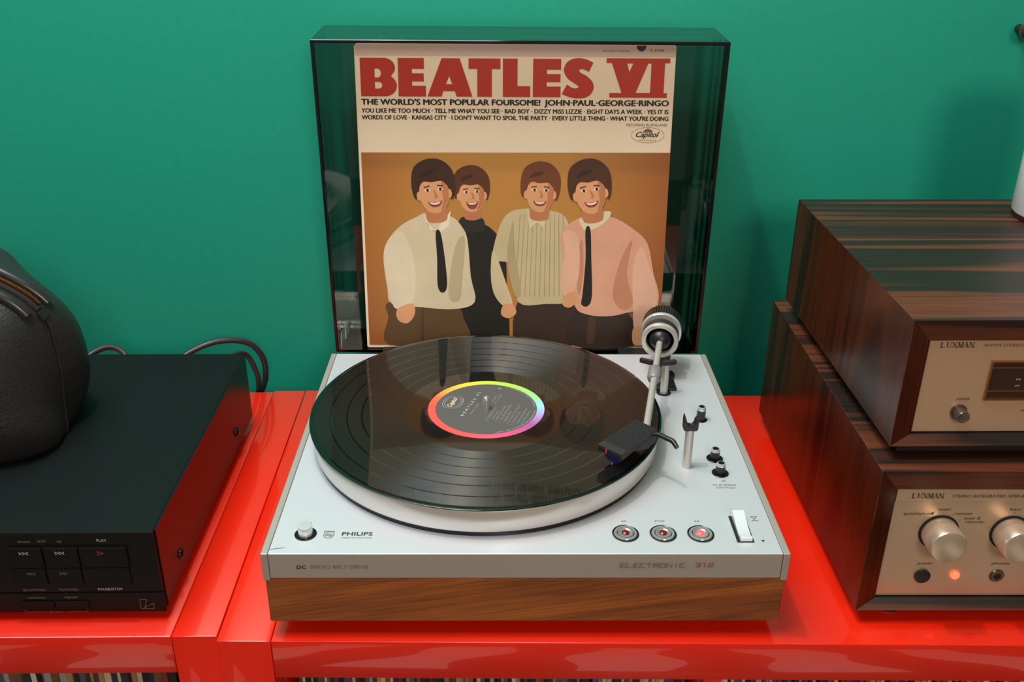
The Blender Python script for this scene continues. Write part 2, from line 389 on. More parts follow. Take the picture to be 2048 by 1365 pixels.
def row(x0, x1, yfront, tmin, tmax, where, group):
    x = x0; picks = []
    while True:
        t = random.uniform(tmin, tmax)
        if x+t > x1: break
        c = random.choices(sleeve_cols, wts)[0]
        while picks and c is picks[-1][1]: c = random.choices(sleeve_cols, wts)[0]
        picks.append((x, c, t)); x += t
    for i, (x, c, t) in enumerate(picks):
        o = bpy.data.objects.new('record_sleeve', sleeve_mesh(*c)); COL.objects.link(o)
        o.location = (x+t/2, yfront+random.uniform(-0.003, 0.005), -0.360+0.0002); o.scale = (t*0.97, 1, 1)
        a = picks[i-1][1][0] if i else 'the shelf side'; b = picks[i+1][1][0] if i+1 < len(picks) else 'the shelf side'
        o['label'] = '%s record sleeve between %s (left) and %s, %s' % (c[0], a, b, where); o['category'] = 'record'; o['group'] = group
row(-0.480, -0.2440, -0.152, 0.0030, 0.0066, 'bottom left bay', 'record sleeves in the left shelving unit')
row(-0.152, 0.1700, -0.132, 0.0022, 0.0040, 'under turntable', 'record sleeves below the turntable')
row(0.1865, 0.4600, -0.140, 0.0022, 0.0040, 'bottom right bay', 'record sleeves below the amplifiers')

# ------------------------------------------------------------------ turntable
HP = 0.0774; TR = 0.0091
tt = thing('turntable', 'silver and walnut turntable with a raised smoked lid, playing a record', 'turntable', (0, 0, 0), TR)
X0, X1, YF, YB = -0.1610, 0.2237, -0.1678, 0.1614
obj('base', join_me([box(X0+0.001, X1-0.001, YF+0.001, YB-0.001, 0.014, 0.0545, 0.0012)]), M_WALNUT, tt, label='walnut veneered base')
obj('shadow_gap', box(X0+0.004, X1-0.004, YF+0.004, YB-0.003, 0.0540, 0.0562), M_VOID, tt, label='black gap under the silver deck')
CX = 0.0050
# deck plate with real holes for the wells
deck = box(X0+CX+0.0003, X1-CX-0.0003, YF, YB, 0.0555, HP, 0.0006, 2)
deck_o = obj('deck', deck, [M_DECK, M_SILVER_SHADED], tt, label='satin silver deck')
for p in deck_o.data.polygons:
    if p.normal.y < -0.7: p.material_index = 1
obj('end_strip', box(X0, X0+CX, YF-0.0003, YB, 0.0535, HP+0.0002, 0.0006, 2), M_SILVER_SHADED, tt)
obj('end_strip', box(X1-CX, X1, YF-0.0003, YB, 0.0535, HP+0.0002, 0.0006, 2), M_SILVER_SHADED, tt)
for sx in (X0+0.03, X1-0.03):
    for sy in (YF+0.035, YB-0.03): obj('foot', lathe([(0, 0), (0.012, 0), (0.014, 0.002), (0.012, 0.0145), (0, 0.0145)], 32, Matrix.Translation((sx, sy, 0))), M_BLACKP, tt, smooth=40)
# deck-local helper: world (x,y) to turntable frame
ci, si = math.cos(-TR), math.sin(-TR)
def L(x, y): return (ci*x-si*y, si*x+ci*y)
# platter
plat = lathe([(0, HP+0.0012), (0.1440, HP+0.0012), (0.1440, HP+0.0035), (0.1472, HP+0.0042), (0.1480, HP+0.0058), (0.1480, 0.0992), (0.1474, 0.1004), (0, 0.1004)], 192)
obj('platter', plat, M_PLAT, tt, smooth=30, label='machined silver platter')
obj('platter_skirt', lathe([(0.10, HP+0.0002), (0.1465, HP+0.0002), (0.1465, HP+0.0040), (0.10, HP+0.0040)], 160), M_BLACKG, tt, smooth=30, label='black underside of the platter')
obj('platter_mat', lathe([(0, 0.1004), (0.1470, 0.1004), (0.1486, 0.1010), (0.1486, 0.1016), (0.1470, 0.1021), (0, 0.1021)], 160), M_BLACKM, tt, smooth=30, label='black rubber mat')
obj('spindle', lathe([(0.0036, 0.1005), (0.0036, 0.1115), (0.0034, 0.1130), (0.0026, 0.1148), (0.0013, 0.1158), (0, 0.1161)], 32), mat('spindle_steel', lin(210, 208, 206), 0.18, metal=0.8), tt, smooth=50, label='polished steel spindle')

# tonearm: pivot assembly, tube, collar, headshell
AZ = 0.1200
piv = Vector((0.1645, 0.1076, AZ)); hd_ = Vector((0.1315, -0.0535, 0.1165))
ad = (piv-hd_).normalized(); side = ad.cross(Vector((0, 0, 1))).normalized(); aup = side.cross(ad)
arm = obj('tonearm', tube([hd_, piv-ad*0.020, piv-ad*0.008], 0.0030, 20), M_ALU2, tt, world=True, smooth=40, label='straight silver tonearm tube')
def along(d): return axes(piv+ad*d, side, aup, -ad) if False else axes(piv+ad*d, side, -aup, ad)
def apart(name, bm, m, **k): return obj(name, bm, m, arm, world=False, **k)
arm_inv = (wmat(tt) @ Matrix.Translation(arm.location)).inverted()
def armobj(name, bm, m, M=None, smooth=40, label=None):
    me_bm = bm
    if M: bmesh.ops.transform(me_bm, matrix=M, verts=me_bm.verts[:])
    bmesh.ops.transform(me_bm, matrix=arm_inv, verts=me_bm.verts[:])
    return obj(name, me_bm, m, arm, smooth=smooth, label=label)
armobj('pivot_ring', lathe([(0.0130, -0.0010), (0.0136, -0.0030), (0.0172, -0.0035), (0.0178, -0.0025), (0.0178, 0.0010), (0.0130, 0.0010), (0.0130, -0.0010)], 64), M_ALU, along(-0.0), label='bright silver ring at the pivot')
armobj('pivot_housing', lathe([(0.0132, -0.0005), (0.0174, 0.0010), (0.0174, 0.0110), (0.0140, 0.0115), (0, 0.0115)], 64), M_BLACKM, along(0.0), label='black housing behind the pivot ring')
armobj('pivot_ball', lathe([(0, -0.0085)]+[(0.0112*math.sin(a), 0.0027-0.0112*math.cos(a)) for a in [0.15*k for k in range(1, 12)]], 48), M_BLACKP, along(0.0), smooth=60, label='black ball the arm runs into')
armobj('weight_shaft', lathe([(0, 0.010), (0.0130, 0.010), (0.0130, 0.0175), (0, 0.0175)], 48), M_VOID, along(0.0))
armobj('weight_ring', lathe([(0.0120, 0.0165), (0.0192, 0.0165), (0.0198, 0.0173), (0.0198, 0.0205), (0.0120, 0.0205)], 64), M_ALU, along(0.0), label='silver ring of the counterweight')
armobj('counterweight', lathe([(0, 0.0205), (0.0192, 0.0205), (0.0196, 0.0212), (0.0196, 0.0385), (0.0180, 0.0400), (0, 0.0400)], 96, flute=(0.0212, 0.0385, 0.965)), M_BLACKP, along(0.0), smooth=None, label='black ribbed counterweight')
col_c = piv-ad*0.0715
armobj('arm_collar', lathe([(0.0030, -0.0100), (0.0046, -0.0100), (0.0055, -0.0085), (0.0055, -0.0065), (0.0062, -0.0055), (0.0062, 0.0080), (0.0054, 0.0096), (0.0030, 0.0096)], 32), mat('collar_grey', lin(150, 151, 154), 0.35, metal=0.4), axes(col_c, side, -aup, ad), label='grey collar on the arm tube')
# headshell: tapered block with a raised grid of small studs
hz = 0.1200
FL, FR, BR, BL = Vector((0.0893, -0.0847, hz)), Vector((0.1060, -0.1003, hz)), Vector((0.1392, -0.0612, hz)), Vector((0.1236, -0.0461, hz))
ctr = (FL+FR+BR+BL)/4; hx = ((BL+BR)/2-(FL+FR)/2).normalized(); hy = ((FR+BR)/2-(FL+BL)/2).normalized()
hs = bmesh.new()
def quad_prism(bm, pts_top, pts_bot):
    a = [bm.verts.new(p) for p in pts_top]; b = [bm.verts.new(p) for p in pts_bot]
    bm.faces.new(a); bm.faces.new(b[::-1])
    for i in range(len(a)): bm.faces.new((a[i], b[i], b[(i+1) % len(a)], a[(i+1) % len(a)]))
dz = Vector((0, 0, 1))
quad_prism(hs, [FL, FR, BR, BL], [FL-dz*0.0022, FR-dz*0.0022, BR-dz*0.0022, BL-dz*0.0022])
quad_prism(hs, [FL-dz*0.0022+hx*0.0004, FR-dz*0.0022+hx*0.0004, BR-dz*0.0022, BL-dz*0.0022],
               [FL-dz*0.0040+hx*0.0006, FR-dz*0.0040+hx*0.0006, BR-dz*0.0040-hx*0.001, BL-dz*0.0040-hx*0.001])
for P0, P1, sgn in ((FR, BR, -1), (FL, BL, 1)):    # side cheeks, deep at the back, shallow at the front
    n = hy*0.0014*sgn
    pr = [P0-dz*0.0036+hx*0.001, P0-dz*0.0060+hx*0.001, P0+hx*0.018-dz*0.0052, P0+hx*0.028-dz*0.0095, P1-hx*0.012-dz*0.0125, P1-dz*0.0110, P1-dz*0.0036]
    a = [hs.verts.new(p) for p in pr]; b = [hs.verts.new(p+n) for p in pr]
    hs.faces.new(a); hs.faces.new(b[::-1])
    for i in range(len(a)): hs.faces.new((a[i], b[i], b[(i+1) % len(a)], a[(i+1) % len(a)]))
quad_prism(hs, [FL-dz*0.0036+hx*0.0012, FR-dz*0.0036+hx*0.0012, FR-dz*0.0036+hx*0.003, FL-dz*0.0036+hx*0.003],
               [FL-dz*0.0058+hx*0.0012, FR-dz*0.0058+hx*0.0012, FR-dz*0.0058+hx*0.003, FL-dz*0.0058+hx*0.003])
armobj('headshell', hs, M_BLACKM, smooth=None, label='black headshell')
studs = bmesh.new()
NU, NV = 20, 10
for i in range(NU):
    for j in range(NV+1):
        u = 0.17+0.81*i/(NU-1); v = (j+(0.5 if i % 2 else 0.0)+0.25)/(NV+1)
        if v > 0.99: continue
        p = FL.lerp(BL, u).lerp(FR.lerp(BR, u), v)
        r = 0.00088
        rg = [[studs.verts.new(p+(hx*math.cos(2*PI*k/6)+hy*math.sin(2*PI*k/6))*rr+dz*zz) for k in range(6)] for rr, zz in ((r, 0), (r*0.5, 0.0009))]
        for k in range(6): studs.faces.new((rg[0][k], rg[0][(k+1) % 6], rg[1][(k+1) % 6], rg[1][k]))
        studs.faces.new(rg[1])
tag(armobj('grip_studs', studs, mat('stud_black', (0.03, 0.03, 0.033), 0.25), smooth=None, label='tiny black studs covering the headshell'), kind='stuff')
armobj('finger_lift', tube([BR-dz*0.0025-hx*0.006-hy*0.001, Vector((0.1390, -0.0668, 0.1188)), Vector((0.1488, -0.0765, 0.1186)), Vector((0.1500, -0.0780, 0.1180)), Vector((0.1522, -0.0822, 0.1155))], 0.0016, 8, radii=[0.0018, 0.0020, 0.0021, 0.0021, 0.0018]), M_BLACKP, smooth=50, label='black finger lift')
cc = (FL+FR)/2+hx*0.0120
cart = bmesh.new()
def obox(bm, c, lx, ly, lz): 
    M = axes(c, hx, hy, dz); vs = bm_box(bm, -lx/2, lx/2, -ly/2, ly/2, -lz/2, lz/2, M)
obox(cart, cc-dz*0.0075, 0.0155, 0.0135, 0.0075)
obox(cart, cc-dz*0.0095-hx*0.0052, 0.0060, 0.0085, 0.0070)
armobj('cartridge', cart, mat('blue_cartridge', lin(34, 40, 112), 0.3), smooth=None, label='dark blue pickup cartridge')
armobj('stylus', tube([cc-dz*0.0122-hx*0.004, cc-dz*0.0156-hx*0.0078], 0.00035, 6), M_ALU, label='tiny metal stylus')
armobj('cue_mark', box(-0.0006, 0.0006, -0.0004, 0.0004, -0.0040, 0), mat('red_mark', lin(190, 60, 50), 0.5), axes(FL.lerp(FR, 0.38)-dz*0.0004-hx*0.0002, hy, hx, dz), label='red line on the headshell front')
# arm base under the pivot
bx, by = L(0.1700, 0.1130)
obj('arm_base', join_me([lathe([(0, HP), (0.0125, HP), (0.0125, HP+0.003), (0.0070, HP+0.004), (0.0070, AZ-0.016), (0, AZ-0.016)], 40, Matrix.Translation((bx, by, 0))),
                         box(bx-0.010, bx+0.010, by-0.030, by-0.010, HP, HP+0.003, 0.001)]), M_BLACKP, tt, smooth=40, label='black pivot base')
# cueing lift
px, py = L(0.1671, 0.0795)
obj('lift_well', lathe([(0.0, HP+0.00015), (0.0068, HP+0.00015), (0.0070, HP+0.0003), (0.0, HP+0.0002)], 40, Matrix.Translation((px, py, 0))), M_VOID, tt)
obj('lift_post', lathe([(0, HP-0.001), (0.0036, HP-0.001), (0.0036, 0.1095), (0, 0.1095)], 32, Matrix.Translation((px, py, 0))), M_ALU2, tt, smooth=40, label='silver post of the cueing lift')
crescent = []
for k in range(13):
    a = -0.62+1.24*k/12-0.12; crescent.append((px-0.0048+0.028*math.sin(a), py+0.0235-0.028*math.cos(a), 0.1115))
lb = bmesh.new(); prev = None
for i, p in enumerate(crescent):
    t = Vector(crescent[min(i+1, 12)])-Vector(crescent[max(i-1, 0)]); t.normalize(); n = Vector((-t.y, t.x, 0))*0.0019; p = Vector(p)
    ring = [lb.verts.new(q) for q in (p-n-dz*0.0022, p+n-dz*0.0022, p+n+dz*0.0018, p-n+dz*0.0018)]
    if prev:
        for k in range(4): lb.faces.new((prev[k], prev[(k+1) % 4], ring[(k+1) % 4], ring[k]))
    else: lb.faces.new(ring)
    prev = ring
lb.faces.new(prev)
obj('lift_bar', lb, M_BLACKM, tt, smooth=30, label='curved black cueing bar')
# arm rest
rx, ry = L(0.1679, -0.0500)
obj('rest_post', lathe([(0.0034, HP-0.001), (0.0036, HP+0.0004), (0.0036, 0.1140), (0, 0.1140)], 32, Matrix.Translation((rx, ry, 0))), M_ALU2, tt, smooth=40, label='silver arm rest post')
fork = [(-0.0048, 0.1135), (-0.0060, 0.1148), (-0.0061, 0.1215), (-0.0059, 0.1265), (-0.0052, 0.1272), (-0.0044, 0.1250), (-0.0036, 0.1222), (-0.0035, 0.1195), (-0.0024, 0.1178), (0.0, 0.1171), (0.0024, 0.1178), (0.0035, 0.1195), (0.0036, 0.1222),
        (0.0042, 0.1240), (0.0052, 0.1252), (0.0059, 0.1244), (0.0061, 0.1215), (0.0060, 0.1148), (0.0048, 0.1135)]
fb = prism([(x, z) for x, z in fork], -0.0035, 0.0035, 0.0004, 1)
bmesh.ops.transform(fb, matrix=Matrix.Translation((rx, ry, 0)) @ Matrix(((1, 0, 0, 0), (0, 0, -1, 0), (0, 1, 0, 0), (0, 0, 0, 1))), verts=fb.verts[:])
obj('rest_fork', fb, M_BLACKP, tt, smooth=40, label='black fork holding place for the arm')
# little control knobs
def deck_knob(x, y, r, h, well, label):
    x, y = L(x, y); T = Matrix.Translation((x, y, HP))
    o = obj('control_knob', lathe([(0.0, 0.0002), (r*0.98, 0.0002), (r, 0.001), (r*0.98, h*0.86)], 40, T), M_BLACKP, tt, smooth=40, label=label)
    w = wmat(o).inverted() @ wmat(tt)
    def sub(n, bm, m):
        bmesh.ops.transform(bm, matrix=Matrix.Translation(-o.location), verts=bm.verts[:]); return obj(n, bm, m, o, smooth=40)
    sub('bright_rim', lathe([(r*1.0, h*0.78), (r*0.98, h*0.90), (r*0.86, h), (r*0.66, h*1.02)], 40, T), mat('knob_rim', lin(222, 222, 224), 0.2, metal=0.6))
    sub('knob_cap', lathe([(r*0.64, h*0.97), (r*0.62, h*1.005), (0, h*1.0)], 40, T), M_BLACKG)
    sub('knob_well', lathe([(0, 0.00015), (well, 0.00015), (well*1.02, 0.0006), (well*0.97, 0.0008), (well*0.93, 0.00025), (0, 0.00025)], 40, T), M_BLACKG)
deck_knob(0.1935, 0.0285, 0.0040, 0.0135, 0.0056, 'tall black knob beside the arm rest')
deck_knob(0.1938, -0.0372, 0.0040, 0.0100, 0.0068, 'upper black fine speed knob')
deck_knob(0.1942, -0.0595, 0.0040, 0.0100, 0.0068, 'lower black fine speed knob')
# tick marks around the knobs
tk = bmesh.new()
for (kx, ky, n0, rr) in ((0.1935, 0.0285, 8, 0.0085), (0.1938, -0.0372, 8, 0.0088), (0.1942, -0.0595, 8, 0.0088)):
    for k in range(n0):
        a = 2*PI*k/n0+0.2
        poly(tk, ell(kx+rr*math.cos(a), ky+rr*math.sin(a), 0.00028, 0.00028, 6))
print_on('dial_marks', tk, M_GREYINK, tt, (0, 0, HP), (1, 0, 0), (0, 1, 0))
# speed buttons
for (x, name, lit) in ((0.1073, 'left speed button with a dark red lens', 0), (0.1354, 'middle stop button with a dark red lens', 0), (0.1635, 'right speed button with its red lens glowing', 1)):
    lx_, ly_ = L(x, -0.1429); T = Matrix.Translation((lx_, ly_, HP))
    o = obj('speed_button', lathe([(0, 0.0002), (0.0098, 0.0002), (0.0100, 0.0010), (0.0096, 0.0014), (0.0088, 0.0008), (0.0, 0.0006)], 56, T), M_BLACKG, tt, smooth=40, label=name)
    def sub(n, bm, m):
        bmesh.ops.transform(bm, matrix=Matrix.Translation(-o.location), verts=bm.verts[:]); return obj(n, bm, m, o, smooth=40)
    sub('outer_ring', lathe([(0.0064, 0.0008), (0.0068, 0.0016), (0.0084, 0.0015), (0.0088, 0.0008)], 56, T), mat('ring_alu', lin(190, 190, 192), 0.22, metal=0.6))
    sub('button_face', lathe([(0.0060, 0.0006), (0.0058, 0.0018), (0.0048, 0.0019), (0.0040, 0.0012), (0, 0.0011)], 56, T), mat('button_alu', lin(176, 172, 170), 0.25, metal=0.55))
    lm = mat('lens_lit', lin(255, 60, 60), 0.2, emit=(1.0, 0.05, 0.05), estr=1.2) if lit else mat('lens_dark', lin(110, 26, 26), 0.15)
    sub('lens', lathe([(0.0030, 0.0012), (0.0028, 0.0020), (0.0018, 0.0027), (0, 0.0030)], 32, T), lm)
# cueing switch
sx0, sx1, sy0, sy1 = 0.1888, 0.2015, -0.1526, -0.1202
sw_c = L((sx0+sx1)/2, (sy0+sy1)/2)
T = Matrix.Translation((sw_c[0], sw_c[1], HP))
so = obj('cueing_switch', join_me([box(-0.0063, 0.0063, -0.0162, 0.0162, 0.0002, 0.0008, 0.0002)]), M_VOID, tt, label='chrome rocker of the cueing switch')
so.location = (sw_c[0], sw_c[1], HP+0.0005)
lev = bmesh.new()
pr = [(0.0155, 0.0003), (0.0155, 0.0064), (0.0070, 0.0042), (-0.0010, 0.0026), (-0.0100, 0.0018), (-0.0146, 0.0036), (-0.0156, 0.0030), (-0.0156, 0.0003)]
a = [lev.verts.new((-0.0040, y, z)) for y, z in pr]; b = [lev.verts.new((0.0048, y, z)) for y, z in pr]
lev.faces.new(a); lev.faces.new(b[::-1])
for i in range(len(pr)): lev.faces.new((a[i], b[i], b[(i+1) % len(pr)], a[(i+1) % len(pr)]))
obj('rocker', lev, mat('bright_rocker', lin(232, 236, 240), 0.28, metal=0.25), so, smooth=30)
# power button
x, y = L(-0.1311, -0.1455); T = Matrix.Translation((x, y, HP))
po = obj('power_button', lathe([(0, 0.0003), (0.0053, 0.0003), (0.0054, 0.0070), (0.0050, 0.0078), (0, 0.0080)], 40, T), mat('bright_button', lin(226, 228, 232), 0.25, metal=0.5), tt, smooth=40, label='round silver power button')
pw = lathe([(0, 0.0002), (0.0078, 0.0002), (0.0082, 0.0007), (0.0076, 0.0007), (0, 0.00025)], 40, T); bmesh.ops.transform(pw, matrix=Matrix.Translation(-po.location), verts=pw.verts[:])
obj('button_well', pw, M_BLACKG, po, smooth=40)
# deck lettering
D = (0, 0, HP); EX, EY, EZ = (1, 0, 0), (0, 1, 0), (0, 0, 1)
RX = (math.cos(TR), math.sin(TR), 0); RY = (-math.sin(TR), math.cos(TR), 0)
b1 = text_bm('PHILIPS', 0.0225, 0.0042, bold=0.022, x=0, y=0)
print_on('lettering', b1, M_INK, tt, (-0.1040, -0.1468, HP), RX, RY)
b2 = text_bm('MADE IN HOLLAND', 0.0225, 0.0013, x=0, y=0)
print_on('lettering', b2, M_GREYINK, tt, (-0.1040, -0.1502, HP), RX, RY)
def deck_text(s, w, h, x, y, m=M_GREYINK, at='c', bold=0): print_on('lettering', text_bm(s, w, h, at=at, bold=bold), m, tt, (x, y, HP), RX, RY)
deck_text('ON', 0.0040, 0.0018, -0.1311, -0.1325)
deck_text('45', 0.0036, 0.0020, 0.1075, -0.1280); deck_text('STOP', 0.0076, 0.0020, 0.1350, -0.1277); deck_text('33', 0.0036, 0.0020, 0.1633, -0.1275)
deck_text('45', 0.0036, 0.0022, 0.1947, -0.0722); deck_text('FINE SPEED', 0.0186, 0.0022, 0.1944, -0.0780); deck_text('CONTROLS', 0.0150, 0.0022, 0.1944, -0.0818)
sh = bmesh.new()   # shield outline with waves and stars
for q in ribbon([(-0.0036, 0.0036), (0.0036, 0.0036), (0.0036, -0.0008), (0.0024, -0.0030), (0, -0.0040), (-0.0024, -0.0030), (-0.0036, -0.0008)], 0.0005, True): poly(sh, q)
for yy in (0.0012, 0.0, -0.0012):
    for q in ribbon([(-0.0026+0.0052*k/8, yy+0.0005*math.sin(k*PI/4)) for k in range(9)], 0.00035): poly(sh, q)
for q in ribbon([(-0.0036, 0.0046), (0.0036, 0.0046)], 0.0005): poly(sh, q)
print_on('emblem', sh, M_GREYINK, tt, (-0.1138, -0.1462, HP), RX, RY, label='small printed shield')
sy_ = bmesh.new()
for q in ribbon([(-0.0022, 0.0030), (0.0022, 0.0030), (0, -0.0006)], 0.0005, True): poly(sy_, q)
for q in ribbon([(-0.0024, -0.0022), (0.0024, -0.0022)], 0.0005): poly(sy_, q)
print_on('symbol', sy_, M_GREYINK, tt, (0.2081, -0.1230, HP), RX, RY)
tr_ = bmesh.new(); poly(tr_, [(-0.0014, 0.0012), (0.0014, 0.0012), (0, -0.0012)])
print_on('symbol', tr_, M_INK, tt, (0.2085, -0.1507, HP), RX, RY)
# worn marks in the front corners
st = bmesh.new()
for k in range(9):
    poly(st, ell(-0.1535+0.0012*k, -0.1638+0.0003*k+random.uniform(-0.0004, 0.0004), 0.0012, 0.0003, 8, 0.15))
print_on('wear_mark', st, mat('worn_grey', lin(150, 158, 168), 0.5), tt, (0, 0, HP), EX, EY, label='grey scuff in the front left corner')
# fascia lettering
def fascia_text(s, w, h, x, z, m, bold=0, shear=0, space=1): print_on('lettering', text_bm(s, w, h, bold=bold, shear=shear, space=space), m, tt, (x, YF+TR*x-0.0000, z), RX, EZ, lift=0.0004)
fascia_text('DC', 0.0066, 0.0030, -0.1340, 0.0643, M_INK, bold=0.03)
fascia_text('SERVO BELT-DRIVE', 0.0420, 0.0030, -0.1242, 0.0645, M_FADEINK)
def outline_text(s, w, h, x, z, m):   # hollow letters: each letter drawn as a double line
    segs = {'E': [[(1, 1), (0, 1), (0, 0), (1, 0)], [(0, .5), (.8, .5)]], 'L': [[(0, 1), (0, 0), (1, 0)]], 'C': [[(1, 1), (0, 1), (0, 0), (1, 0)]], 'T': [[(0, 1), (1, 1)], [(.5, 1), (.5, 0)]],
            'R': [[(0, 0), (0, 1), (1, 1), (1, .5), (0, .5)], [(.5, .5), (1, 0)]], 'O': [[(0, 0), (0, 1), (1, 1), (1, 0), (0, 0)]], 'N': [[(0, 0), (0, 1), (1, 0), (1, 1)]], 'I': [[(.5, 0), (.5, 1)]],
            '3': [[(0, 1), (1, 1), (1, 0), (0, 0)], [(.2, .5), (1, .5)]], '1': [[(.2, 1), (.6, 1), (.6, 0)]], '2': [[(0, 1), (1, 1), (1, .5), (0, .5), (0, 0), (1, 0)]]}
    bm = bmesh.new(); n = len(s); adv = w/n
    for i, ch in enumerate(s):
        for pl in segs[ch]:
            pts = [(i*adv+0.10*adv+px_*adv*0.72, 0.0003+py_*(h-0.0006)) for px_, py_ in pl]
            for off in (-0.00035, 0.00035):
                for q in ribbon([(a_+off, b_+off) for a_, b_ in pts], 0.00030): poly(bm, q)
    print_on('lettering', bm, m, tt, (x, YF+TR*x, z), RX, EZ, lift=0.0004)
outline_text('ELECTRONIC', 0.0485, 0.0040, 0.1012, 0.0652, M_FADEINK)
outline_text('312', 0.0140, 0.0040, 0.1562, 0.0655, M_REDINK)

# smoked lid, standing open
LO = Vector((-0.1639, 0.1933, 0.0630)); LW, LH, LD, LT, LR = 0.3843, 0.3226, 0.0772, -0.0337, 0.0044
lx_v = Vector((math.cos(LR), math.sin(LR), 0)); ln = Vector((-math.sin(LR), math.cos(LR), 0))
l_up = Vector((0, 0, 1))*math.cos(LT)+ln*math.sin(LT); l_bk = ln*math.cos(LT)-Vector((0, 0, 1))*math.sin(LT)
LM = Matrix(((lx_v.x, l_bk.x, l_up.x, LO.x), (lx_v.y, l_bk.y, l_up.y, LO.y), (lx_v.z, l_bk.z, l_up.z, LO.z), (0, 0, 0, 1)))
TH = 0.0028
def lidbox(name, x0, x1, y0, y1, z0, z1, m, label=None, par=None, bev=0.0006):
    bm = box(x0, x1, y0, y1, z0, z1, bev, 1); bmesh.ops.transform(bm, matrix=LM, verts=bm.verts[:])
    if par is None: return obj(name, bm, m, tt, world=True, smooth=30, label=label)
    bmesh.ops.transform(bm, matrix=(wmat(tt) @ Matrix.Translation(par.location)).inverted(), verts=bm.verts[:])
    return obj(name, bm, m, par, smooth=30, label=label)
lid = bmesh.new()
def shell(bm):   # open-fronted box with thick walls, one closed surface
    o = [(0, 0, 0), (LW, 0, 0), (LW, 0, LH), (0, 0, LH)]; i_ = [(TH, 0, TH), (LW-TH, 0, TH), (LW-TH, 0, LH-TH), (TH, 0, LH-TH)]
    ob = [(x, LD, z) for x, y, z in o]; ib = [(x, LD-TH, z) for x, y, z in i_]
    V = [[bm.verts.new(p) for p in s] for s in (o, i_, ob, ib)]
    for k in range(4):
        j = (k+1) % 4
        bm.faces.new((V[0][k], V[0][j], V[2][j], V[2][k])); bm.faces.new((V[1][j], V[1][k], V[3][k], V[3][j])); bm.faces.new((V[0][j], V[0][k], V[1][k], V[1][j]))
    bm.faces.new(V[2]); bm.faces.new(V[3][::-1])
shell(lid); bmesh.ops.transform(lid, matrix=LM, verts=lid.verts[:])
lid_o = obj('lid', lid, M_SMOKE, tt, world=True, label='smoked clear lid standing open behind the deck')
e = 0.0004
lidbox('rim', -e, TH, -e, 0.0012, 0, LH, M_SMOKEEDGE, par=lid_o); lidbox('rim', LW-TH, LW+e, -e, 0.0012, 0, LH, M_SMOKEEDGE, par=lid_o)
lidbox('rim', -e, LW+e, -e, 0.0012, LH-TH, LH+e, M_SMOKEEDGE, par=lid_o)
lidbox('hinge', 0.050, 0.085, -0.030, 0.004, -0.012, 0.0045, M_BLACKP, par=lid_o); lidbox('hinge', LW-0.085, LW-0.050, -0.030, 0.004, -0.012, 0.0045, M_BLACKP, par=lid_o)

# ------------------------------------------------------------------ the record on the platter
HR = 0.1040
rec = obj('record', lathe([(0.0037, 0.1024), (0.1495, 0.1022), (0.1509, 0.1029), (0.1509, 0.1035), (0.1498, HR), (0.1475, HR-0.0002), (0.0700, HR-0.0003), (0.0037, HR-0.0001), (0.0037, 0.1024)], 224), M_VINYL, smooth=35,
          label='black vinyl record with a rainbow-rimmed label on the silver platter', cat='record')
lab = obj('centre_label', lathe([(0.0037, HR+0.0000), (0.0442, HR+0.00005), (0.0505, HR+0.00003), (0.0505, HR-0.0003)], 128), mat('grey_label', lin(84, 82, 82), 0.5), rec, label='dark grey paper label')
obj('rainbow_rim', lathe([(0.0440, HR+0.0001), (0.0505, HR+0.0001), (0.0505, HR-0.0003)], 128), rainbow(), rec, label='rainbow coloured rim of the label')
ta = math.radians(71.6); TX = (math.cos(ta), math.sin(ta), 0); TY = (-math.sin(ta), math.cos(ta), 0)
M_LABINK = mat('label_ink', lin(186, 186, 182), 0.6); M_LABINK2 = mat('label_ink_dim', lin(150, 148, 146), 0.6)
def lab_text(s, w, h, a, b, m=M_LABINK, bold=0, at='l', space=1):
    print_on('lettering', text_bm(s, w, h, at=at, bold=bold, space=space), m, lab, (TX[0]*a+TY[0]*b, TX[1]*a+TY[1]*b, HR+0.0001), TX, TY, lift=0.0001)
lab_text('BEATLES VI', 0.0440, 0.0027, -0.0195, 0.0138, space=1.6, bold=0.01)
lab_text('(Recorded in England)', 0.0200, 0.0016, -0.0150, 0.0085, M_LABINK2)
lab_text('1', 0.0008, 0.0034, 0.0370, -0.0010)
lab_text('STEREO', 0.0130, 0.0016, 0.0120, -0.0020, M_LABINK2); lab_text('ST 1-2358', 0.0175, 0.0016, 0.0100, -0.0052, M_LABINK2)
songs = [('1', 'KANSAS CITY', .024), ('', '(Leiber-Stoller)', .017), ('2', 'EIGHT DAYS A WEEK', .028), ('3', 'YOU LIKE ME TOO MUCH', .031), ('4', 'BAD BOY', .020), ('5', "I DON'T WANT TO SPOIL THE PARTY", .036), ('6', 'WORDS OF LOVE', .022), ('', 'Produced by George Martin', .030), ('', 'Vocal with instruments', .026)]
for k, (n, s, w) in enumerate(songs):
    bb = -0.0085-0.0037*k; a0 = -0.0165+0.0003*k
    lab_text(s, w*0.92, 0.0021, a0-0.004*(k > 4)*0.6, bb, M_LABINK2)
    if n: lab_text(n, 0.0008, 0.0018, a0-0.0030-0.004*(k > 4)*0.6, bb, M_LABINK2)
def arc_fn(R, a0):   # text on a circle, read from inside
    def fn(q): a = a0+q[0]/R; r = R+(-q[1]); return (r*math.cos(a), r*math.sin(a), 0)
    return fn
arcb = text_bm('MFD. BY CAPITOL RECORDS, INC.', 0.055, 0.0012, fn=arc_fn(0.0428, -1.35)); arcb = text_bm('A SUBSIDIARY OF CAPITOL INDUSTRIES, INC. U.S.A.', 0.048, 0.0010, fn=arc_fn(0.0428, 0.05-0.0), bm=arcb)
print_on('lettering', arcb, M_LABINK, lab, (0, 0, HR+0.0001), EX, EY, lift=0.0001)
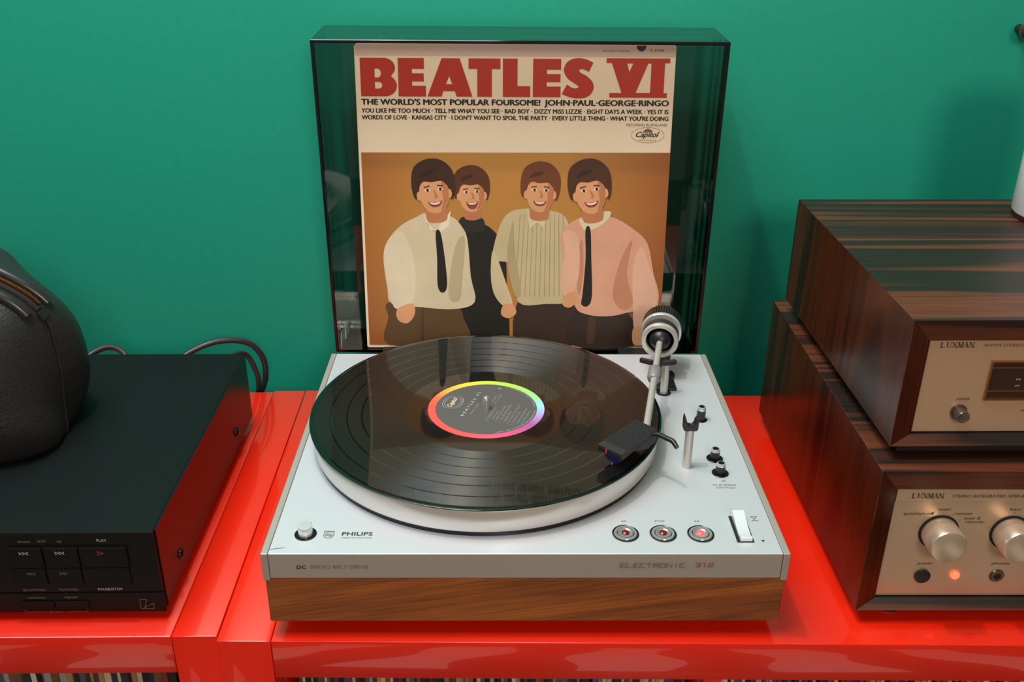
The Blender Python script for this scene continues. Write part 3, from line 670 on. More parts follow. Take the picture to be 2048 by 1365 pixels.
lg = bmesh.new()
for q in ribbon(ell(0, 0, 0.0125, 0.0085, 40), 0.0009, True): poly(lg, q)
for q in ribbon(ell(0, 0, 0.0105, 0.0066, 40), 0.0004, True): poly(lg, q)
lgc = (TX[0]*0.000+TY[0]*0.0310, TX[1]*0.0+TY[1]*0.0310, HR+0.0001)
print_on('emblem', lg, M_LABINK, lab, lgc, TX, TY, lift=0.0001, label='oval record company emblem')
print_on('lettering', text_bm('Capitol', 0.0175, 0.0046, at='c', bold=0.02, shear=0.45, y=-0.0018), mat('label_gold_ink', lin(232, 214, 180), 0.6), lab, lgc, TX, TY, lift=0.0003)

# ------------------------------------------------------------------ album sleeve leaning in the lid
K = 0.98949
CO = CAM+(Vector((-0.1330, 0.2071, 0.0617))-CAM)*K; VT, VR = 0.1042, 0.0079
cx_v = Vector((math.cos(VR), math.sin(VR), 0)); cn = Vector((-math.sin(VR), math.cos(VR), 0)); c_up = Vector((0, 0, 1))*math.cos(VT)+cn*math.sin(VT)
CM = axes(CO, cx_v, c_up)
SZ = 0.3143*K
al = thing('album_sleeve', 'album sleeve with huge red title letters, leaning inside the smoked lid', 'record sleeve', CO)
sl = prism([(0.0012, 0), (SZ-0.0012, 0), (SZ, 0.0012), (SZ, SZ-0.002), (SZ-0.0015, SZ), (0.003, SZ), (0, SZ-0.003), (0, 0.0012)], -0.0040, 0.0, 0.0004, 1)
bmesh.ops.transform(sl, matrix=CM, verts=sl.verts[:]); obj('sleeve', sl, M_CARD, al, world=True, label='cream card sleeve with worn edges')
mm = 0.001*K
def cprint(name, bm, m, layer=1, label=None, lift=None): return print_on(name, bm, m, al, CO, cx_v, c_up, lift=lift or 0.00010*layer, label=label)
def ctext(s, x0, x1, y, h, m=M_INK, bold=0, shear=0, at='l', space=1, name='lettering', layer=2):
    return cprint(name, text_bm(s, (x1-x0)*mm, h*mm, bold=bold, shear=shear, space=space, x=x0*mm, y=y*mm), m, layer)
bm = bmesh.new(); poly(bm, [(0.8*mm, 303*mm), (313.4*mm, 303*mm), (313.4*mm, 312*mm), (311*mm, 313.6*mm), (3*mm, 313.6*mm), (0.8*mm, 311*mm)])
cprint('top_band', bm, M_CARDTOP, 1, label='pinkish faded strip along the top')
M_TITLE = mat('title_red', lin(190, 46, 24), 0.55)
def P_(pts): return [(x*mm, y*mm) for x, y in pts]
bt, tp = 264.0, 300.6
tb_ = bmesh.new()
def arcpts(cx, cy, rx, ry, a0, a1, n=10): return [(cx+rx*math.cos(math.radians(a0+(a1-a0)*k/n)), cy+ry*math.sin(math.radians(a0+(a1-a0)*k/n))) for k in range(n+1)]
# B
poly(tb_, P_([(5.2, bt), (29, bt)]+arcpts(29, bt+10.3, 11.8, 10.3, -90, 55)+arcpts(28.5, tp-9.2, 11.0, 9.2, -50, 90)+[(5.2, tp)]), holes=(P_([(19.3, 282)]+[(22.5, 282)]+arcpts(22.5, 286.2, 3.0, 4.2, -90, 90, 6)+[(19.3, 290.4)]), P_([(19.3, 271.4), (23, 271.4)]+arcpts(23, 274.6, 3.4, 3.2, -90, 90, 6)+[(19.3, 277.8)])))
def E_(x0, x1, x2): poly(tb_, P_([(x0, bt), (x2, bt), (x2, bt+10.3), (x0+13.6, bt+10.3), (x0+13.6, bt+14.4), (x1-0.4, bt+14.4), (x1-0.4, tp-14.4), (x0+13.6, tp-14.4), (x0+13.6, tp-10.3), (x1, tp-10.3), (x1, tp), (x0, tp)]))
E_(42.2, 67.8, 69.2)
poly(tb_, P_([(70.6, bt), (84.6, bt), (86.3, bt+5.3), (97.6, bt+5.3), (99.4, bt), (115.1, bt), (102.7, tp), (85.1, tp)]), holes=(P_([(89.0, bt+12), (95.2, bt+12), (92.3, tp-17)]),))
poly(tb_, P_([(111.4, tp), (111.4, tp-10), (119.8, tp-10), (119.8, bt), (134.2, bt), (134.2, tp-10), (142.6, tp-10), (142.6, tp)]))
poly(tb_, P_([(145, tp), (145, bt), (172, bt), (172, bt+10.5), (159.4, bt+10.5), (159.4, tp)]))
E_(174.6, 202.0, 202.0)
def curve(pts, n=5):
    P = [Vector(p) for p in pts]; out = []
    for q in range(len(P)-1):
        a, b, c, d = P[max(q-1, 0)], P[q], P[q+1], P[min(q+2, len(P)-1)]
        for k in range(n):
            t = k/n; v = 0.5*((2*b)+(c-a)*t+(2*a-5*b+4*c-d)*t*t+(3*b-a-3*c+d)*t**3); out.append((v.x, v.y))
    return out
S_o = [(233.6, 297.1)]+curve([(229.4, 288.4), (225.1, 290.5), (221.5, 291.0), (220.0, 289.6), (221.5, 287.5), (227.6, 284.4), (233, 279.2), (234.6, 273.4), (232.4, 267.7), (227.6, 264.2), (220.3, 263.0), (211.7, 264.0), (203.2, 267.1)])+[(203.2, 267.1)]+\
    curve([(208.1, 276.3), (212.3, 273.7), (216, 272.7), (218.8, 273.2), (219.3, 274.8), (215.4, 277.5), (209.3, 281.5), (205.4, 287.3), (205, 291.9), (207.5, 297.1), (213, 300.5), (220.3, 301.4), (227.6, 299.9), (233.6, 297.1)])
poly(tb_, P_(S_o))
poly(tb_, P_([(246.4, tp+0.9), (308.8, tp+0.9), (308.8, tp-3.6), (303.9, tp-3.6), (303.9, bt+4.4), (307.3, bt+4.4), (307.3, bt), (250.3, bt), (250.3, bt+4.4), (262.3, bt+4.4), (251.6, tp-3.6), (246.4, tp-3.6)]),
     holes=(P_([(266.8, tp-4.0), (272.6, tp-4.0), (269.2, tp-12.0)]), P_([(276.2, bt+4.6), (290.5, bt+4.6), (290.5, tp-4.0), (287.4, tp-4.0)])))
cprint('title', tb_, M_TITLE, 2, label='huge red title lettering')
ctext("THE WORLD'S MOST POPULAR FOURSOME!", 5.3, 182.0, 256.0, 5.3, bold=0.07)
ctext('JOHN·PAUL·GEORGE·RINGO', 186.5, 309.6, 256.0, 5.3, bold=0.07)
ctext('YOU LIKE ME TOO MUCH · TELL ME WHAT YOU SEE · BAD BOY · DIZZY MISS LIZZIE · EIGHT DAYS A WEEK · YES IT IS', 5.0, 309.8, 248.2, 4.1, bold=0.05)
ctext("WORDS OF LOVE · KANSAS CITY · I DON'T WANT TO SPOIL THE PARTY · EVERY LITTLE THING · WHAT YOU'RE DOING", 5.0, 310.2, 241.6, 4.1, bold=0.05)
ctext('RECORDED IN ENGLAND', 268.7, 309.2, 236.2, 2.4, M_PANELINK)
ctext('File Under: The Beatles', 242.6, 268.6, 307.6, 1.6, M_PANELINK); ctext('T 2358', 288.2, 302.2, 307.9, 2.2, M_PANELINK)
bm = bmesh.new(); poly(bm, P_(ell(280, 313.6, 4.8, 5.6, 20, 0, PI, 2*PI))); cprint('thumb_notch', bm, mat('notch_grey', lin(70, 66, 70), 0.6), 2, label='dark half-round cut mark at the top edge')
bm = bmesh.new()
for q in ribbon(P_(ell(290.4, 227.4, 16.4, 7.6, 48)), 0.3*mm, True): poly(bm, q)
dome = [(285.5, 230.0), (286.2, 232.0), (288.2, 233.2), (289.9, 233.4), (290.2, 235.0), (290.6, 235.0), (290.9, 233.4), (292.6, 233.2), (294.6, 232.0), (295.3, 230.0)]
poly(bm, P_(dome))
cprint('emblem', bm, mat('emblem_ink', lin(120, 96, 70), 0.6), 2, label='small oval record company emblem')
ctext('Capitol', 278.6, 302.0, 225.6, 5.2, bold=0.03, shear=0.45, layer=3); ctext('RECORDS', 282.2, 298.8, 221.6, 1.4, M_PANELINK, space=1.4)
# the printed picture: four generic men in shirts against a brown backdrop
def backdrop():
    m = bpy.data.materials.new('printed_brown_backdrop'); m.use_nodes = True; nt = m.node_tree; b = nt.nodes['Principled BSDF']; b.inputs['Roughness'].default_value = 0.5
    tc = nt.nodes.new('ShaderNodeTexCoord'); n = nt.nodes.new('ShaderNodeTexNoise'); n.inputs['Scale'].default_value = 7; nt.links.new(tc.outputs['Object'], n.inputs['Vector'])
    g = nt.nodes.new('ShaderNodeTexGradient'); g.gradient_type = 'SPHERICAL'; mp = nt.nodes.new('ShaderNodeMapping'); mp.inputs['Scale'].default_value = (5.6, 5.6, 5.2); mp.inputs['Location'].default_value = (0.1, 0, -0.18)
    nt.links.new(tc.outputs['Object'], mp.inputs[0]); nt.links.new(mp.outputs[0], g.inputs[0])
    ad_ = nt.nodes.new('ShaderNodeMath'); ad_.operation = 'MULTIPLY_ADD'; nt.links.new(n.outputs['Fac'], ad_.inputs[0]); ad_.inputs[1].default_value = 0.25; nt.links.new(g.outputs['Fac'], ad_.inputs[2])
    r = nt.nodes.new('ShaderNodeValToRGB'); r.color_ramp.elements[0].color = (*lin(156, 88, 40), 1); r.color_ramp.elements[0].position = 0.1; r.color_ramp.elements[1].color = (*lin(192, 134, 62), 1); r.color_ramp.elements[1].position = 0.65
    nt.links.new(ad_.outputs[0], r.inputs[0]); nt.links.new(r.outputs[0], b.inputs['Base Color']); return m
bm = bmesh.new(); poly(bm, P_([(2.6, 3.2), (314.4, 3.6), (314.2, 210), (2.6, 208.8)])); cprint('picture_backdrop', bm, backdrop(), 1, label='printed brown backdrop')
INK = {}
def ink(rgb, rough=0.5):
    if rgb not in INK: INK[rgb] = mat('print_%02x%02x%02x' % rgb, lin(*rgb), rough, noise=(30, 0, 0.06))
    return INK[rgb]
SKIN = (226, 164, 116); SKD = (196, 126, 84)
def figure(label, layers, base):
    """one printed man: every coloured patch is one flat polygon, stacked a hair apart"""
    mats = []; bm = bmesh.new()
    for i, (rgb, pts) in enumerate(layers):
        m = ink(rgb)
        if m not in mats: mats.append(m)
        poly(bm, P_(pts), z=0.00001*i, mi=mats.index(m))
    cprint('printed_figure', bm, mats, 1, label=label, lift=0.00015+0.0003*base)
def rnd(pts, n=4):   # round a coarse outline
    q = [(x, y) for x, y in pts]; out = []
    N = len(q)
    for i in range(N):
        a, b, c, d = (Vector(q[(i+j-1) % N]) for j in range(4))
        for k in range(n):
            t = k/n; v = 0.5*((2*b)+(c-a)*t+(2*a-5*b+4*c-d)*t*t+(3*b-a-3*c+d)*t**3); out.append((v.x, v.y))
    return out
def head(cx, cy, s, hair, tilt=0.0, side=1, smile=1.0):
    c_, s_ = math.cos(tilt), math.sin(tilt)
    def R(p): return [(cx+(x*c_-y*s_)*s, cy+(x*s_+y*c_)*s) for x, y in p]
    hd2 = tuple(int(v*0.7) for v in hair)
    return [(hair, R(rnd([(-19, -6), (-21, 8), (-17, 24), (-4, 31), (10, 29), (20, 18), (21, 2), (17, -10), (12, -4), (-12, -4)]))),
            (SKD, R(rnd([(-8, -14), (8, -14), (9, -30), (-9, -30)]))),
            (SKIN, R(ell(0, -3, 14.5, 19.5, 26))), (SKIN, R(ell(-14.6, -4, 2.6, 4.6, 12))), (SKIN, R(ell(14.6, -4, 2.6, 4.6, 12))),
            (SKD, R(rnd([(8*side, 8), (14*side, 2), (12.4*side, -12), (5*side, -21), (8*side, -10)]))),
            (hair, R(rnd([(-16.5, 0), (-18, 12), (-8, 22), (6, 23), (18, 14), (17, 0), (13.4, 4), (8, 9), (-1, 8.4), (-9, 9.6), (-13.6, 5)]))),
            (hd2, R(rnd([(-12, 14), (-6, 20), (4, 20), (-2, 16)]))),
            ((70, 40, 26), R([(-9.4, 4.6), (-3.6, 5.6), (-3.6, 4.4), (-9.4, 3.4)])), ((70, 40, 26), R([(3.6, 5.6), (9.4, 4.6), (9.4, 3.4), (3.6, 4.4)])),
            ((244, 226, 206), R(ell(-6.2, 1.0, 2.9, 1.4, 12))), ((244, 226, 206), R(ell(6.2, 1.0, 2.9, 1.4, 12))),
            ((44, 26, 20), R(ell(-6.0, 1.0, 1.4, 1.5, 10))), ((44, 26, 20), R(ell(6.4, 1.0, 1.4, 1.5, 10))),
            (SKD, R(rnd([(-0.6, 1), (1.6, -1), (3.2, -6.6), (-1.6, -7.0), (0.6, -5.6)]))),
            ((150, 66, 50), R(rnd([(-6.8, -10.4), (0, -11.6), (6.8, -10.4), (3.6, -15.4*smile), (-3.6, -15.4*smile)]))),
            ((246, 236, 220), R(rnd([(-5.4, -11.0), (0, -12.0), (5.4, -11.0), (2.6, -13.4), (-2.6, -13.4)])))]
BLK = (28, 26, 22); SH1 = (222, 206, 172); SH1D = (196, 178, 142)
figure('printed man in a black roll-neck jersey, second from left', [
    (BLK, rnd([(96, 4), (94, 60), (90, 122), (100, 136), (126, 136), (142, 122), (148, 112), (150, 60), (149, 4)])),
    ((42, 40, 34), rnd([(102, 133), (103, 143), (123, 143), (125, 133)]))]+head(113.5, 168.5, 0.90, (92, 50, 26), 0.05, 1, 1.15)+
    [((42, 40, 34), rnd([(102, 128), (102, 141), (113, 139), (124, 141), (125, 128)]))], 0)
figure('printed man in a pale striped shirt, third from left', [
    ((58, 42, 32), rnd([(161, 4), (163, 56), (190, 52), (220, 58), (222, 4)])), ((206, 190, 148), rnd([(162, 52), (156, 90), (140, 96), (133, 84), (136, 112), (146, 142), (163, 152), (196, 150), (212, 140), (220, 100), (220, 56), (190, 50)]))]+
    [((172, 154, 112), [(158+5.2*k, 58), (158.8+5.2*k, 58), (163.8+4.4*k, 146), (163+4.4*k, 146)]) for k in range(11)]+
    [((184, 166, 124), rnd([(158, 60), (150, 100), (156, 140), (158, 108), (165, 64)])), ((214, 198, 158), rnd([(133, 84), (136, 108), (150, 70), (156, 50), (146, 48), (136, 62)])), (SKIN, rnd([(146, 48), (156, 50), (160, 40), (152, 34), (144, 38)])),
     ((222, 208, 170), [(170, 152), (182, 140), (192, 151), (188, 132), (181, 138), (173, 131)])]+head(183.5, 170.5, 0.97, (116, 62, 32), -0.02), 1)
figure('printed man in a cream shirt and black tie at the left', [
    ((96, 70, 40), rnd([(24, 4), (24, 34), (27, 52), (92, 48), (104, 34), (106, 4)])), ((78, 56, 32), [(58, 5), (60, 46), (62, 46), (61, 5)]),
    (SH1, rnd([(28, 50), (24, 66), (21, 100), (26, 118), (40, 134), (58, 144), (66, 147), (92, 144), (104, 132), (109, 118), (112, 80), (116, 52), (94, 44), (60, 46)])),
    (SH1D, rnd([(88, 60), (96, 112), (106, 122), (104, 86), (100, 54)])), (SH1D, rnd([(40, 56), (47, 88), (44, 112), (52, 86), (47, 54)])),
    ((232, 218, 188), rnd([(22, 98), (26, 118), (40, 128), (50, 110), (54, 80), (50, 50), (36, 44), (28, 52)])),
    ((240, 228, 204), [(64, 150), (66, 138), (79, 126), (80, 134), (92, 150), (90, 134), (82, 128), (70, 130)]), (SKIN, rnd([(34, 44), (50, 50), (52, 38), (44, 28), (34, 32)])),
    (BLK, rnd([(76, 127), (81, 127), (85, 100), (87, 70), (82, 62), (77, 70), (77, 100)]))]+head(75, 170.5, 1.05, (62, 34, 20), 0.10), 2)
PK = (226, 168, 138); PKD = (204, 140, 108)
figure('printed man in a pink shirt and black tie at the right', [
    ((50, 36, 28), rnd([(219, 4), (222, 42), (250, 40), (278, 42), (288, 4)])), ((74, 50, 36), rnd([(236, 8), (238, 36), (244, 36), (244, 8)])),
    (PK, rnd([(222, 48), (214, 88), (206, 112), (207, 130), (222, 142), (236, 146), (258, 144), (280, 132), (296, 116), (304, 84), (311, 60), (306, 38), (286, 42), (262, 37), (238, 38)])),
    (PKD, rnd([(262, 60), (268, 96), (280, 120), (276, 84), (284, 52), (272, 44)])), (PKD, rnd([(226, 60), (222, 96), (228, 120), (230, 84)])),
    ((236, 184, 156), rnd([(284, 52), (282, 92), (290, 112), (300, 90), (309, 60), (304, 24), (294, 12), (286, 24)])), (SKIN, rnd([(286, 24), (300, 22), (304, 10), (296, 4), (286, 6)])),
    ((236, 184, 156), rnd([(210, 112), (208, 128), (222, 126), (226, 96), (222, 66), (212, 58), (206, 70), (208, 92)])), (SKIN, rnd([(212, 60), (222, 64), (223, 52), (216, 46), (209, 50)])),
    ((228, 216, 178), rnd([(224, 142), (232, 129), (250, 138), (257, 148), (250, 150), (236, 140)])),
    (BLK, rnd([(231, 131), (236, 131), (238, 100), (240, 60), (236, 48), (229, 50), (230, 62), (232, 100)]))]+head(234.5, 171, 1.06, (78, 44, 26), 0.14, 1), 3)

# ------------------------------------------------------------------ black disc player
CR = 0.0198; CXR, CYF, CYB = -0.2429, -0.1505, 0.1465
cdp = thing('disc_player', 'black disc player with rows of flat keys, under the leather bag', 'disc player', (CXR, CYF, 0), CR)
Wd = 0.438; Dp = 0.2990
obj('case', join_me([box(-Wd, 0, 0.0012, Dp, 0.0100, 0.0822, 0.0008, 1)]), M_CDTOP, cdp, label='black textured steel case')
obj('side_cover', box(-0.0004, 0.0010, 0.004, Dp-0.001, 0.0110, 0.0815, 0.0003, 1), M_CDSIDE, cdp, label='smooth black side')
M_CDF = mat('black_fascia', (0.007, 0.007, 0.007), 0.4, spec=0.2)
M_KEY = mat('black_keys', (0.005, 0.005, 0.0055), 0.35, spec=0.2)
obj('upper_fascia', box(-Wd, 0, -0.0005, 0.002, 0.0278, 0.0826, 0.0004, 1), M_CDF, cdp)
obj('lower_fascia', box(-Wd, 0, 0.0003, 0.002, 0.0075, 0.0258, 0.0004, 1), M_CDF, cdp)
for x, y in ((-0.04, 0.035), (-Wd+0.04, 0.035), (-0.04, Dp-0.035), (-Wd+0.04, Dp-0.035)): obj('foot', lathe([(0, 0), (0.016, 0), (0.017, 0.002), (0.016, 0.0102), (0, 0.0102)], 32, Matrix.Translation((x, y, 0))), M_BLACKP, cdp, smooth=40)
def fx(x): return (x-CXR)  # front coordinates measured from the right edge
for s, y0 in ((0, 0.0447), (0, 0.2355)):
    obj('screw', lathe([(0, 0.0026), (0.0030, 0.0022), (0.0045, 0.0010), (0.0046, 0.0)], 24, axes((0.0010, y0, 0.0280), (0, 1, 0), (0, 0, 1))), M_BLACKG, cdp, smooth=50, label='round black side screw')
def key(name, x0, x1, z0, z1, d=0.0022): return obj(name, box(fx(x0)+0.0003, fx(x1)-0.0003, -d, 0.0004, z0+0.0003, z1-0.0003, 0.0004, 1), M_KEY, cdp)
K1z0, K1z1, K2z0, K2z1 = 0.0518, 0.0703, 0.0347, 0.0516
for a, b in ((-0.3512, -0.3256), (-0.3250, -0.2990), (-0.2988, -0.2630)):
    key('key', a, b, K1z0, K1z1, 0.0026); key('key', a-0.0010, b-0.0010, K2z0, K2z1, 0.0020)
key('small_key', -0.3515, -0.3262, 0.0121, 0.0193, 0.0010); key('small_key', -0.3260, -0.3004, 0.0121, 0.0193, 0.0010)
obj('display_window', box(fx(-0.5200), fx(-0.3632), -0.0009, 0.0, 0.0350, 0.0650, 0.0004, 1), M_BLACKG, cdp, label='dark glossy display window')
obj('disc_tray', box(fx(-0.6650), fx(-0.5320), -0.0012, 0.0, 0.0420, 0.0680, 0.0006, 1), M_CDF, cdp)
FCX = (math.cos(CR), math.sin(CR), 0)
def cd_print(bm, m, x, z, lift): 
    flatfix(bm); me = bpy.data.meshes.new('lettering'); bm.to_mesh(me); bm.free()
    me.transform(axes((fx(x), -lift, z), (1, 0, 0), (0, 0, 1))); return obj('lettering', me, m, cdp)
def cdt(s, w, h, x, z, m=M_DIMINK, lift=0.0007, shear=0, bold=0): cd_print(text_bm(s, w, h, at='c', shear=shear, bold=bold), m, x, z, lift)
cdt('down', 0.0090, 0.0024, -0.3378, 0.0739); cdt('SKIP', 0.0064, 0.0022, -0.3249, 0.0741); cdt('up', 0.0038, 0.0022, -0.3119, 0.0742); cdt('PLAY', 0.0073, 0.0024, -0.2808, 0.0744, M_WHITEINK)
cdt('BACKWARD', 0.0172, 0.0022, -0.3386, 0.0291); cdt('FORWARD', 0.0146, 0.0022, -0.3129, 0.0292); cdt('PAUSE/STOP', 0.0186, 0.0022, -0.2818, 0.0293, M_WHITEINK)
cdt('memory', 0.0130, 0.0022, -0.3387, 0.0214, lift=0.0002); cdt('repeat', 0.0100, 0.0022, -0.3130, 0.0216, lift=0.0002); cdt('all clear', 0.0105, 0.0016, -0.3266, 0.0078, lift=0.0002)
def lines(pls, w, m, x, z, lift):
    bm = bmesh.new()
    for pl, cl in pls:
        for q in ribbon(pl, w, cl): poly(bm, q)
    cd_print(bm, m, x, z, lift)
def tri(x, d): return ([(x, 0.0012), (x+d*0.0030, 0), (x, -0.0012)], True)
lines([([(-0.0034, 0.0013), (-0.0034, -0.0013)], False), tri(-0.0003, -1), tri(0.0029, -1)], 0.00035, M_WHITEINK, -0.3386, 0.0658, 0.0029)
lines([([(0.0034, 0.0013), (0.0034, -0.0013)], False), tri(0.0003, 1), tri(-0.0029, 1)], 0.00035, M_WHITEINK, -0.3128, 0.0659, 0.0029)
lines([tri(0.0, -1), tri(0.0030, -1)], 0.00032, M_DIMINK, -0.3377, 0.0465, 0.0023); lines([tri(0.0, 1), tri(-0.0030, 1)], 0.00032, M_DIMINK, -0.3129, 0.0467, 0.0023)
lines([([(-0.0021, 0.0017), (0.0021, 0), (-0.0021, -0.0017)], True)], 0.0004, mat('red_symbol', lin(210, 60, 40), 0.5), -0.2822, 0.0656, 0.0029)
lines([([(-0.0238, 0.0020), (-0.0238, 0.0), (-0.0070, 0.0)], False), ([(0.0070, 0.0), (0.0238, 0.0), (0.0238, 0.0020)], False)], 0.0003, M_DIMINK, -0.3263, 0.0085, 0.0002)
lines([([(-0.0048, 0.0046), (0.0006, 0.0046), (-0.0022, -0.0036), (0.0052, 0.0010), (0.0050, -0.0046), (-0.0050, -0.0046)], True)], 0.00035, M_DIMINK, -0.2567, 0.0154, 0.0002)

# ------------------------------------------------------------------ leather bag on the player
bag = thing('leather_bag', 'black leather bag with a brass zip, standing on the disc player', 'bag', (-0.49, 0.0, 0.0826))
bcx, bcz, bax, baz, bay = -0.488, 0.150, 0.134, 0.096, 0.080
byc = 0.0
def bag_pt(phi, v, grow=0.0):
    y = v; s = max(0.0, 1-abs(y)**2.7)**(1/2.4)
    if s > 0: pass
    c, sn = math.cos(phi), math.sin(phi); p = 2/3.2
    ex = (abs(c)**p)*(1 if c > 0 else -1); ez = (abs(sn)**p)*(1 if sn > 0 else -1)
    sag = 1.0-0.10*max(0, ez)*max(0, -ex+0.2)
    x = (bax+grow)*(0.30+0.70*s)*ex*(1.0+0.05*(-ez)-0.24*max(0, ez)**2) if s > 0.001 else bax*0.30*ex
    z = (baz+grow)*(0.42+0.58*s)*ez*sag
    x += 0.004*math.sin(3*phi+5*y)+0.003*math.sin(7*phi+2*y); z += 0.003*math.sin(4*phi-3*y)
    zz = bcz+z
    if zz < 0.0832: zz = 0.0832+0.00001*(zz)
    return Vector((bcx+x, byc+bay*y+grow*0.3*(1 if y > 0 else -1)*abs(y), zz))
NB, NVV = 96, 40
bm = bmesh.new(); grid = []
for j in range(NVV+1):
    v = -math.cos(PI*j/NVV); grid.append([bm.verts.new(bag_pt(2*PI*i/NB, v)) for i in range(NB)])
for j in range(NVV):
    for i in range(NB): bm.faces.new((grid[j][i], grid[j][(i+1) % NB], grid[j+1][(i+1) % NB], grid[j+1][i]))
bm.faces.new(grid[0][::-1]); bm.faces.new(grid[-1])
bmesh.ops.remove_doubles(bm, verts=bm.verts[:], dist=0.00001)
obj('body', bm, M_LEATHER, bag, world=True, smooth=80, label='soft black leather body')
VZ = -0.12
def seamline(p0, p1, v, g, n=40): return [bag_pt(p0+(p1-p0)*k/n, v, g) for k in range(n+1)]
ze = 0.32
obj('zip_band', tube(seamline(2.4, ze, VZ-0.16, 0.0010), 0.0052, 10), mat('leather_piping', (0.018, 0.018, 0.020), 0.28), bag, world=True, smooth=60, label='padded leather band along the zip')
obj('zip_band', tube(seamline(2.4, ze, VZ+0.16, 0.0010), 0.0052, 10), MATS['leather_piping'], bag, world=True, smooth=60, label='padded leather band along the zip')
tz = bmesh.new(); pts = seamline(2.4, ze+0.03, VZ, 0.0046, 260)
for k in range(0, 260):
    p = pts[k]; t = (pts[min(k+1, 260)]-pts[max(k-1, 0)]).normalized(); n = Vector((0, 1, 0)); w = t.cross(n)
    M = Matrix(((t.x, n.x, w.x, p.x), (t.y, n.y, w.y, p.y), (t.z, n.z, w.z, p.z), (0, 0, 0, 1)))
    o_ = 0.0007 if k % 2 else -0.0007
    bm_box(tz, -0.00032, 0.00032, -0.0013+o_, 0.0013+o_, -0.0008, 0.0008, M)
tag(obj('zip_teeth', tz, mat('copper_teeth', lin(176, 96, 44), 0.35, metal=0.8), bag, world=True, label='fine brass zip teeth'), kind='stuff')
obj('zip_tape', tube(seamline(2.4, ze, VZ, -0.0006), 0.0046, 8), mat('black_tape', (0.008, 0.007, 0.007), 0.8), bag, world=True, smooth=60)
obj('zip_stop', box(-0.004, 0.004, -0.0065, 0.0065, -0.0010, 0.0010, 0.0005), MATS['leather_piping'], bag, world=True, M=Matrix.Translation(bag_pt(ze-0.05, VZ, 0.0015)) @ Matrix.Rotation(1.15, 4, 'Y'), label='small leather tab ending the zip')
obj('side_seam', tube(seamline(ze-0.06, -0.75, VZ, 0.0004), 0.0012, 6), M_BLACKM, bag, world=True, smooth=60)

# ------------------------------------------------------------------ cables behind the player
def cable(name, label, pts, r): return tag(obj(name, tube(smoothpath(pts, 8), r, 12), mat('cable_rubber', (0.03, 0.026, 0.03), 0.4), smooth=60), label, 'cable')
cable('power_cable', 'black cable arching out behind the disc player, outer of two loops', [(-0.345, 0.160, 0.040), (-0.330, 0.195, 0.054), (-0.300, 0.214, 0.0635), (-0.270, 0.228, 0.0575), (-0.2560, 0.236, 0.037), (-0.2555, 0.240, 0.008), (-0.268, 0.240, -0.03), (-0.28, 0.245, -0.10), (-0.28, 0.25, -0.30)], 0.0032)
cable('signal_cable', 'black cable behind the disc player, inner of two loops', [(-0.300, 0.160, 0.030), (-0.285, 0.200, 0.048), (-0.272, 0.226, 0.044), (-0.263, 0.230, 0.022), (-0.262, 0.232, 0.000), (-0.268, 0.236, -0.05), (-0.262, 0.238, -0.30)], 0.0028)
cable('antenna_cable', 'short black cable hump behind the disc player, next to the bag', [(-0.44, 0.155, 0.045), (-0.425, 0.185, 0.060), (-0.405, 0.195, 0.066), (-0.385, 0.185, 0.060), (-0.375, 0.158, 0.040)], 0.0032)

# ------------------------------------------------------------------ amplifier and tuner in rosewood cases
def wood_case(t, w, h, d, z0, fs, ft, fb, rec=0.008):
    """mitred case whose front edges slope inwards to the panel; local origin at the front left corner"""
    bm = bmesh.new()
    o = [(0, z0), (w, z0), (w, z0+h), (0, z0+h)]; i_ = [(fs, z0+fb), (w-fs, z0+fb), (w-fs, z0+h-ft), (fs, z0+h-ft)]
    F = [bm.verts.new((x, 0, z)) for x, z in o]; B = [bm.verts.new((x, d, z)) for x, z in o]
    I = [bm.verts.new((x, rec*0.75, z)) for x, z in i_]; J = [bm.verts.new((x, rec+0.004, z)) for x, z in i_]
    names = []
    for k in range(4):
        j = (k+1) % 4
        f = bm.faces.new((F[k], F[j], B[j], B[k])); f.material_index = 0 if k in (0, 2) else 1
        f = bm.faces.new((F[j], F[k], I[k], I[j])); f.material_index = 0 if k in (0, 2) else 1
        f = bm.faces.new((I[j], I[k], J[k], J[j])); f.material_index = 2
    f = bm.faces.new(B); f.material_index = 2; f = bm.faces.new(J[::-1]); f.material_index = 2
    ed = [e_ for e_ in bm.edges if (e_.verts[0] in F and e_.verts[1] in F) or ((e_.verts[0] in F) != (e_.verts[1] in F) and (e_.verts[0] in B or e_.verts[1] in B))]
    bmesh.ops.bevel(bm, geom=ed, offset=0.0006, segments=2, affect='EDGES', profile=0.5)
    return obj('case', bm, [M_ROSE, M_ROSES, M_VOID], t, label='streaked rosewood case')
# lower: integrated amplifier
AX, AYF = 0.2868, -0.1509
amp = thing('amplifier', 'lower rosewood-cased stereo amplifier with large round knobs', 'amplifier', (AX, AYF, 0), 0.0083)
wood_case(amp, 0.4400, 0.1270, 0.3120, 0.0123, 0.0160, 0.0195, 0.0080)
tun = thing('tuner', 'upper rosewood-cased radio tuner standing on the amplifier', 'tuner', (0.2941, -0.1372, 0.1393), 0.0197)
wood_case(tun, 0.4320, 0.1000, 0.2755, 0.0121, 0.0158, 0.0180, 0.0070)
for x, y in ((0.035, 0.03), (0.405, 0.03), (0.035, 0.28), (0.405, 0.28)): obj('foot', lathe([(0, 0), (0.017, 0), (0.018, 0.002), (0.016, 0.0124), (0, 0.0124)], 32, Matrix.Translation((x, y, 0))), M_BLACKP, amp, smooth=40)
for x, y in ((0.035, 0.03), (0.397, 0.03), (0.035, 0.245), (0.397, 0.245)): obj('foot', lathe([(0, 0), (0.015, 0), (0.016, 0.002), (0.014, 0.0122), (0, 0.0122)], 32, Matrix.Translation((x, y, 0))), M_BLACKP, tun, smooth=40)
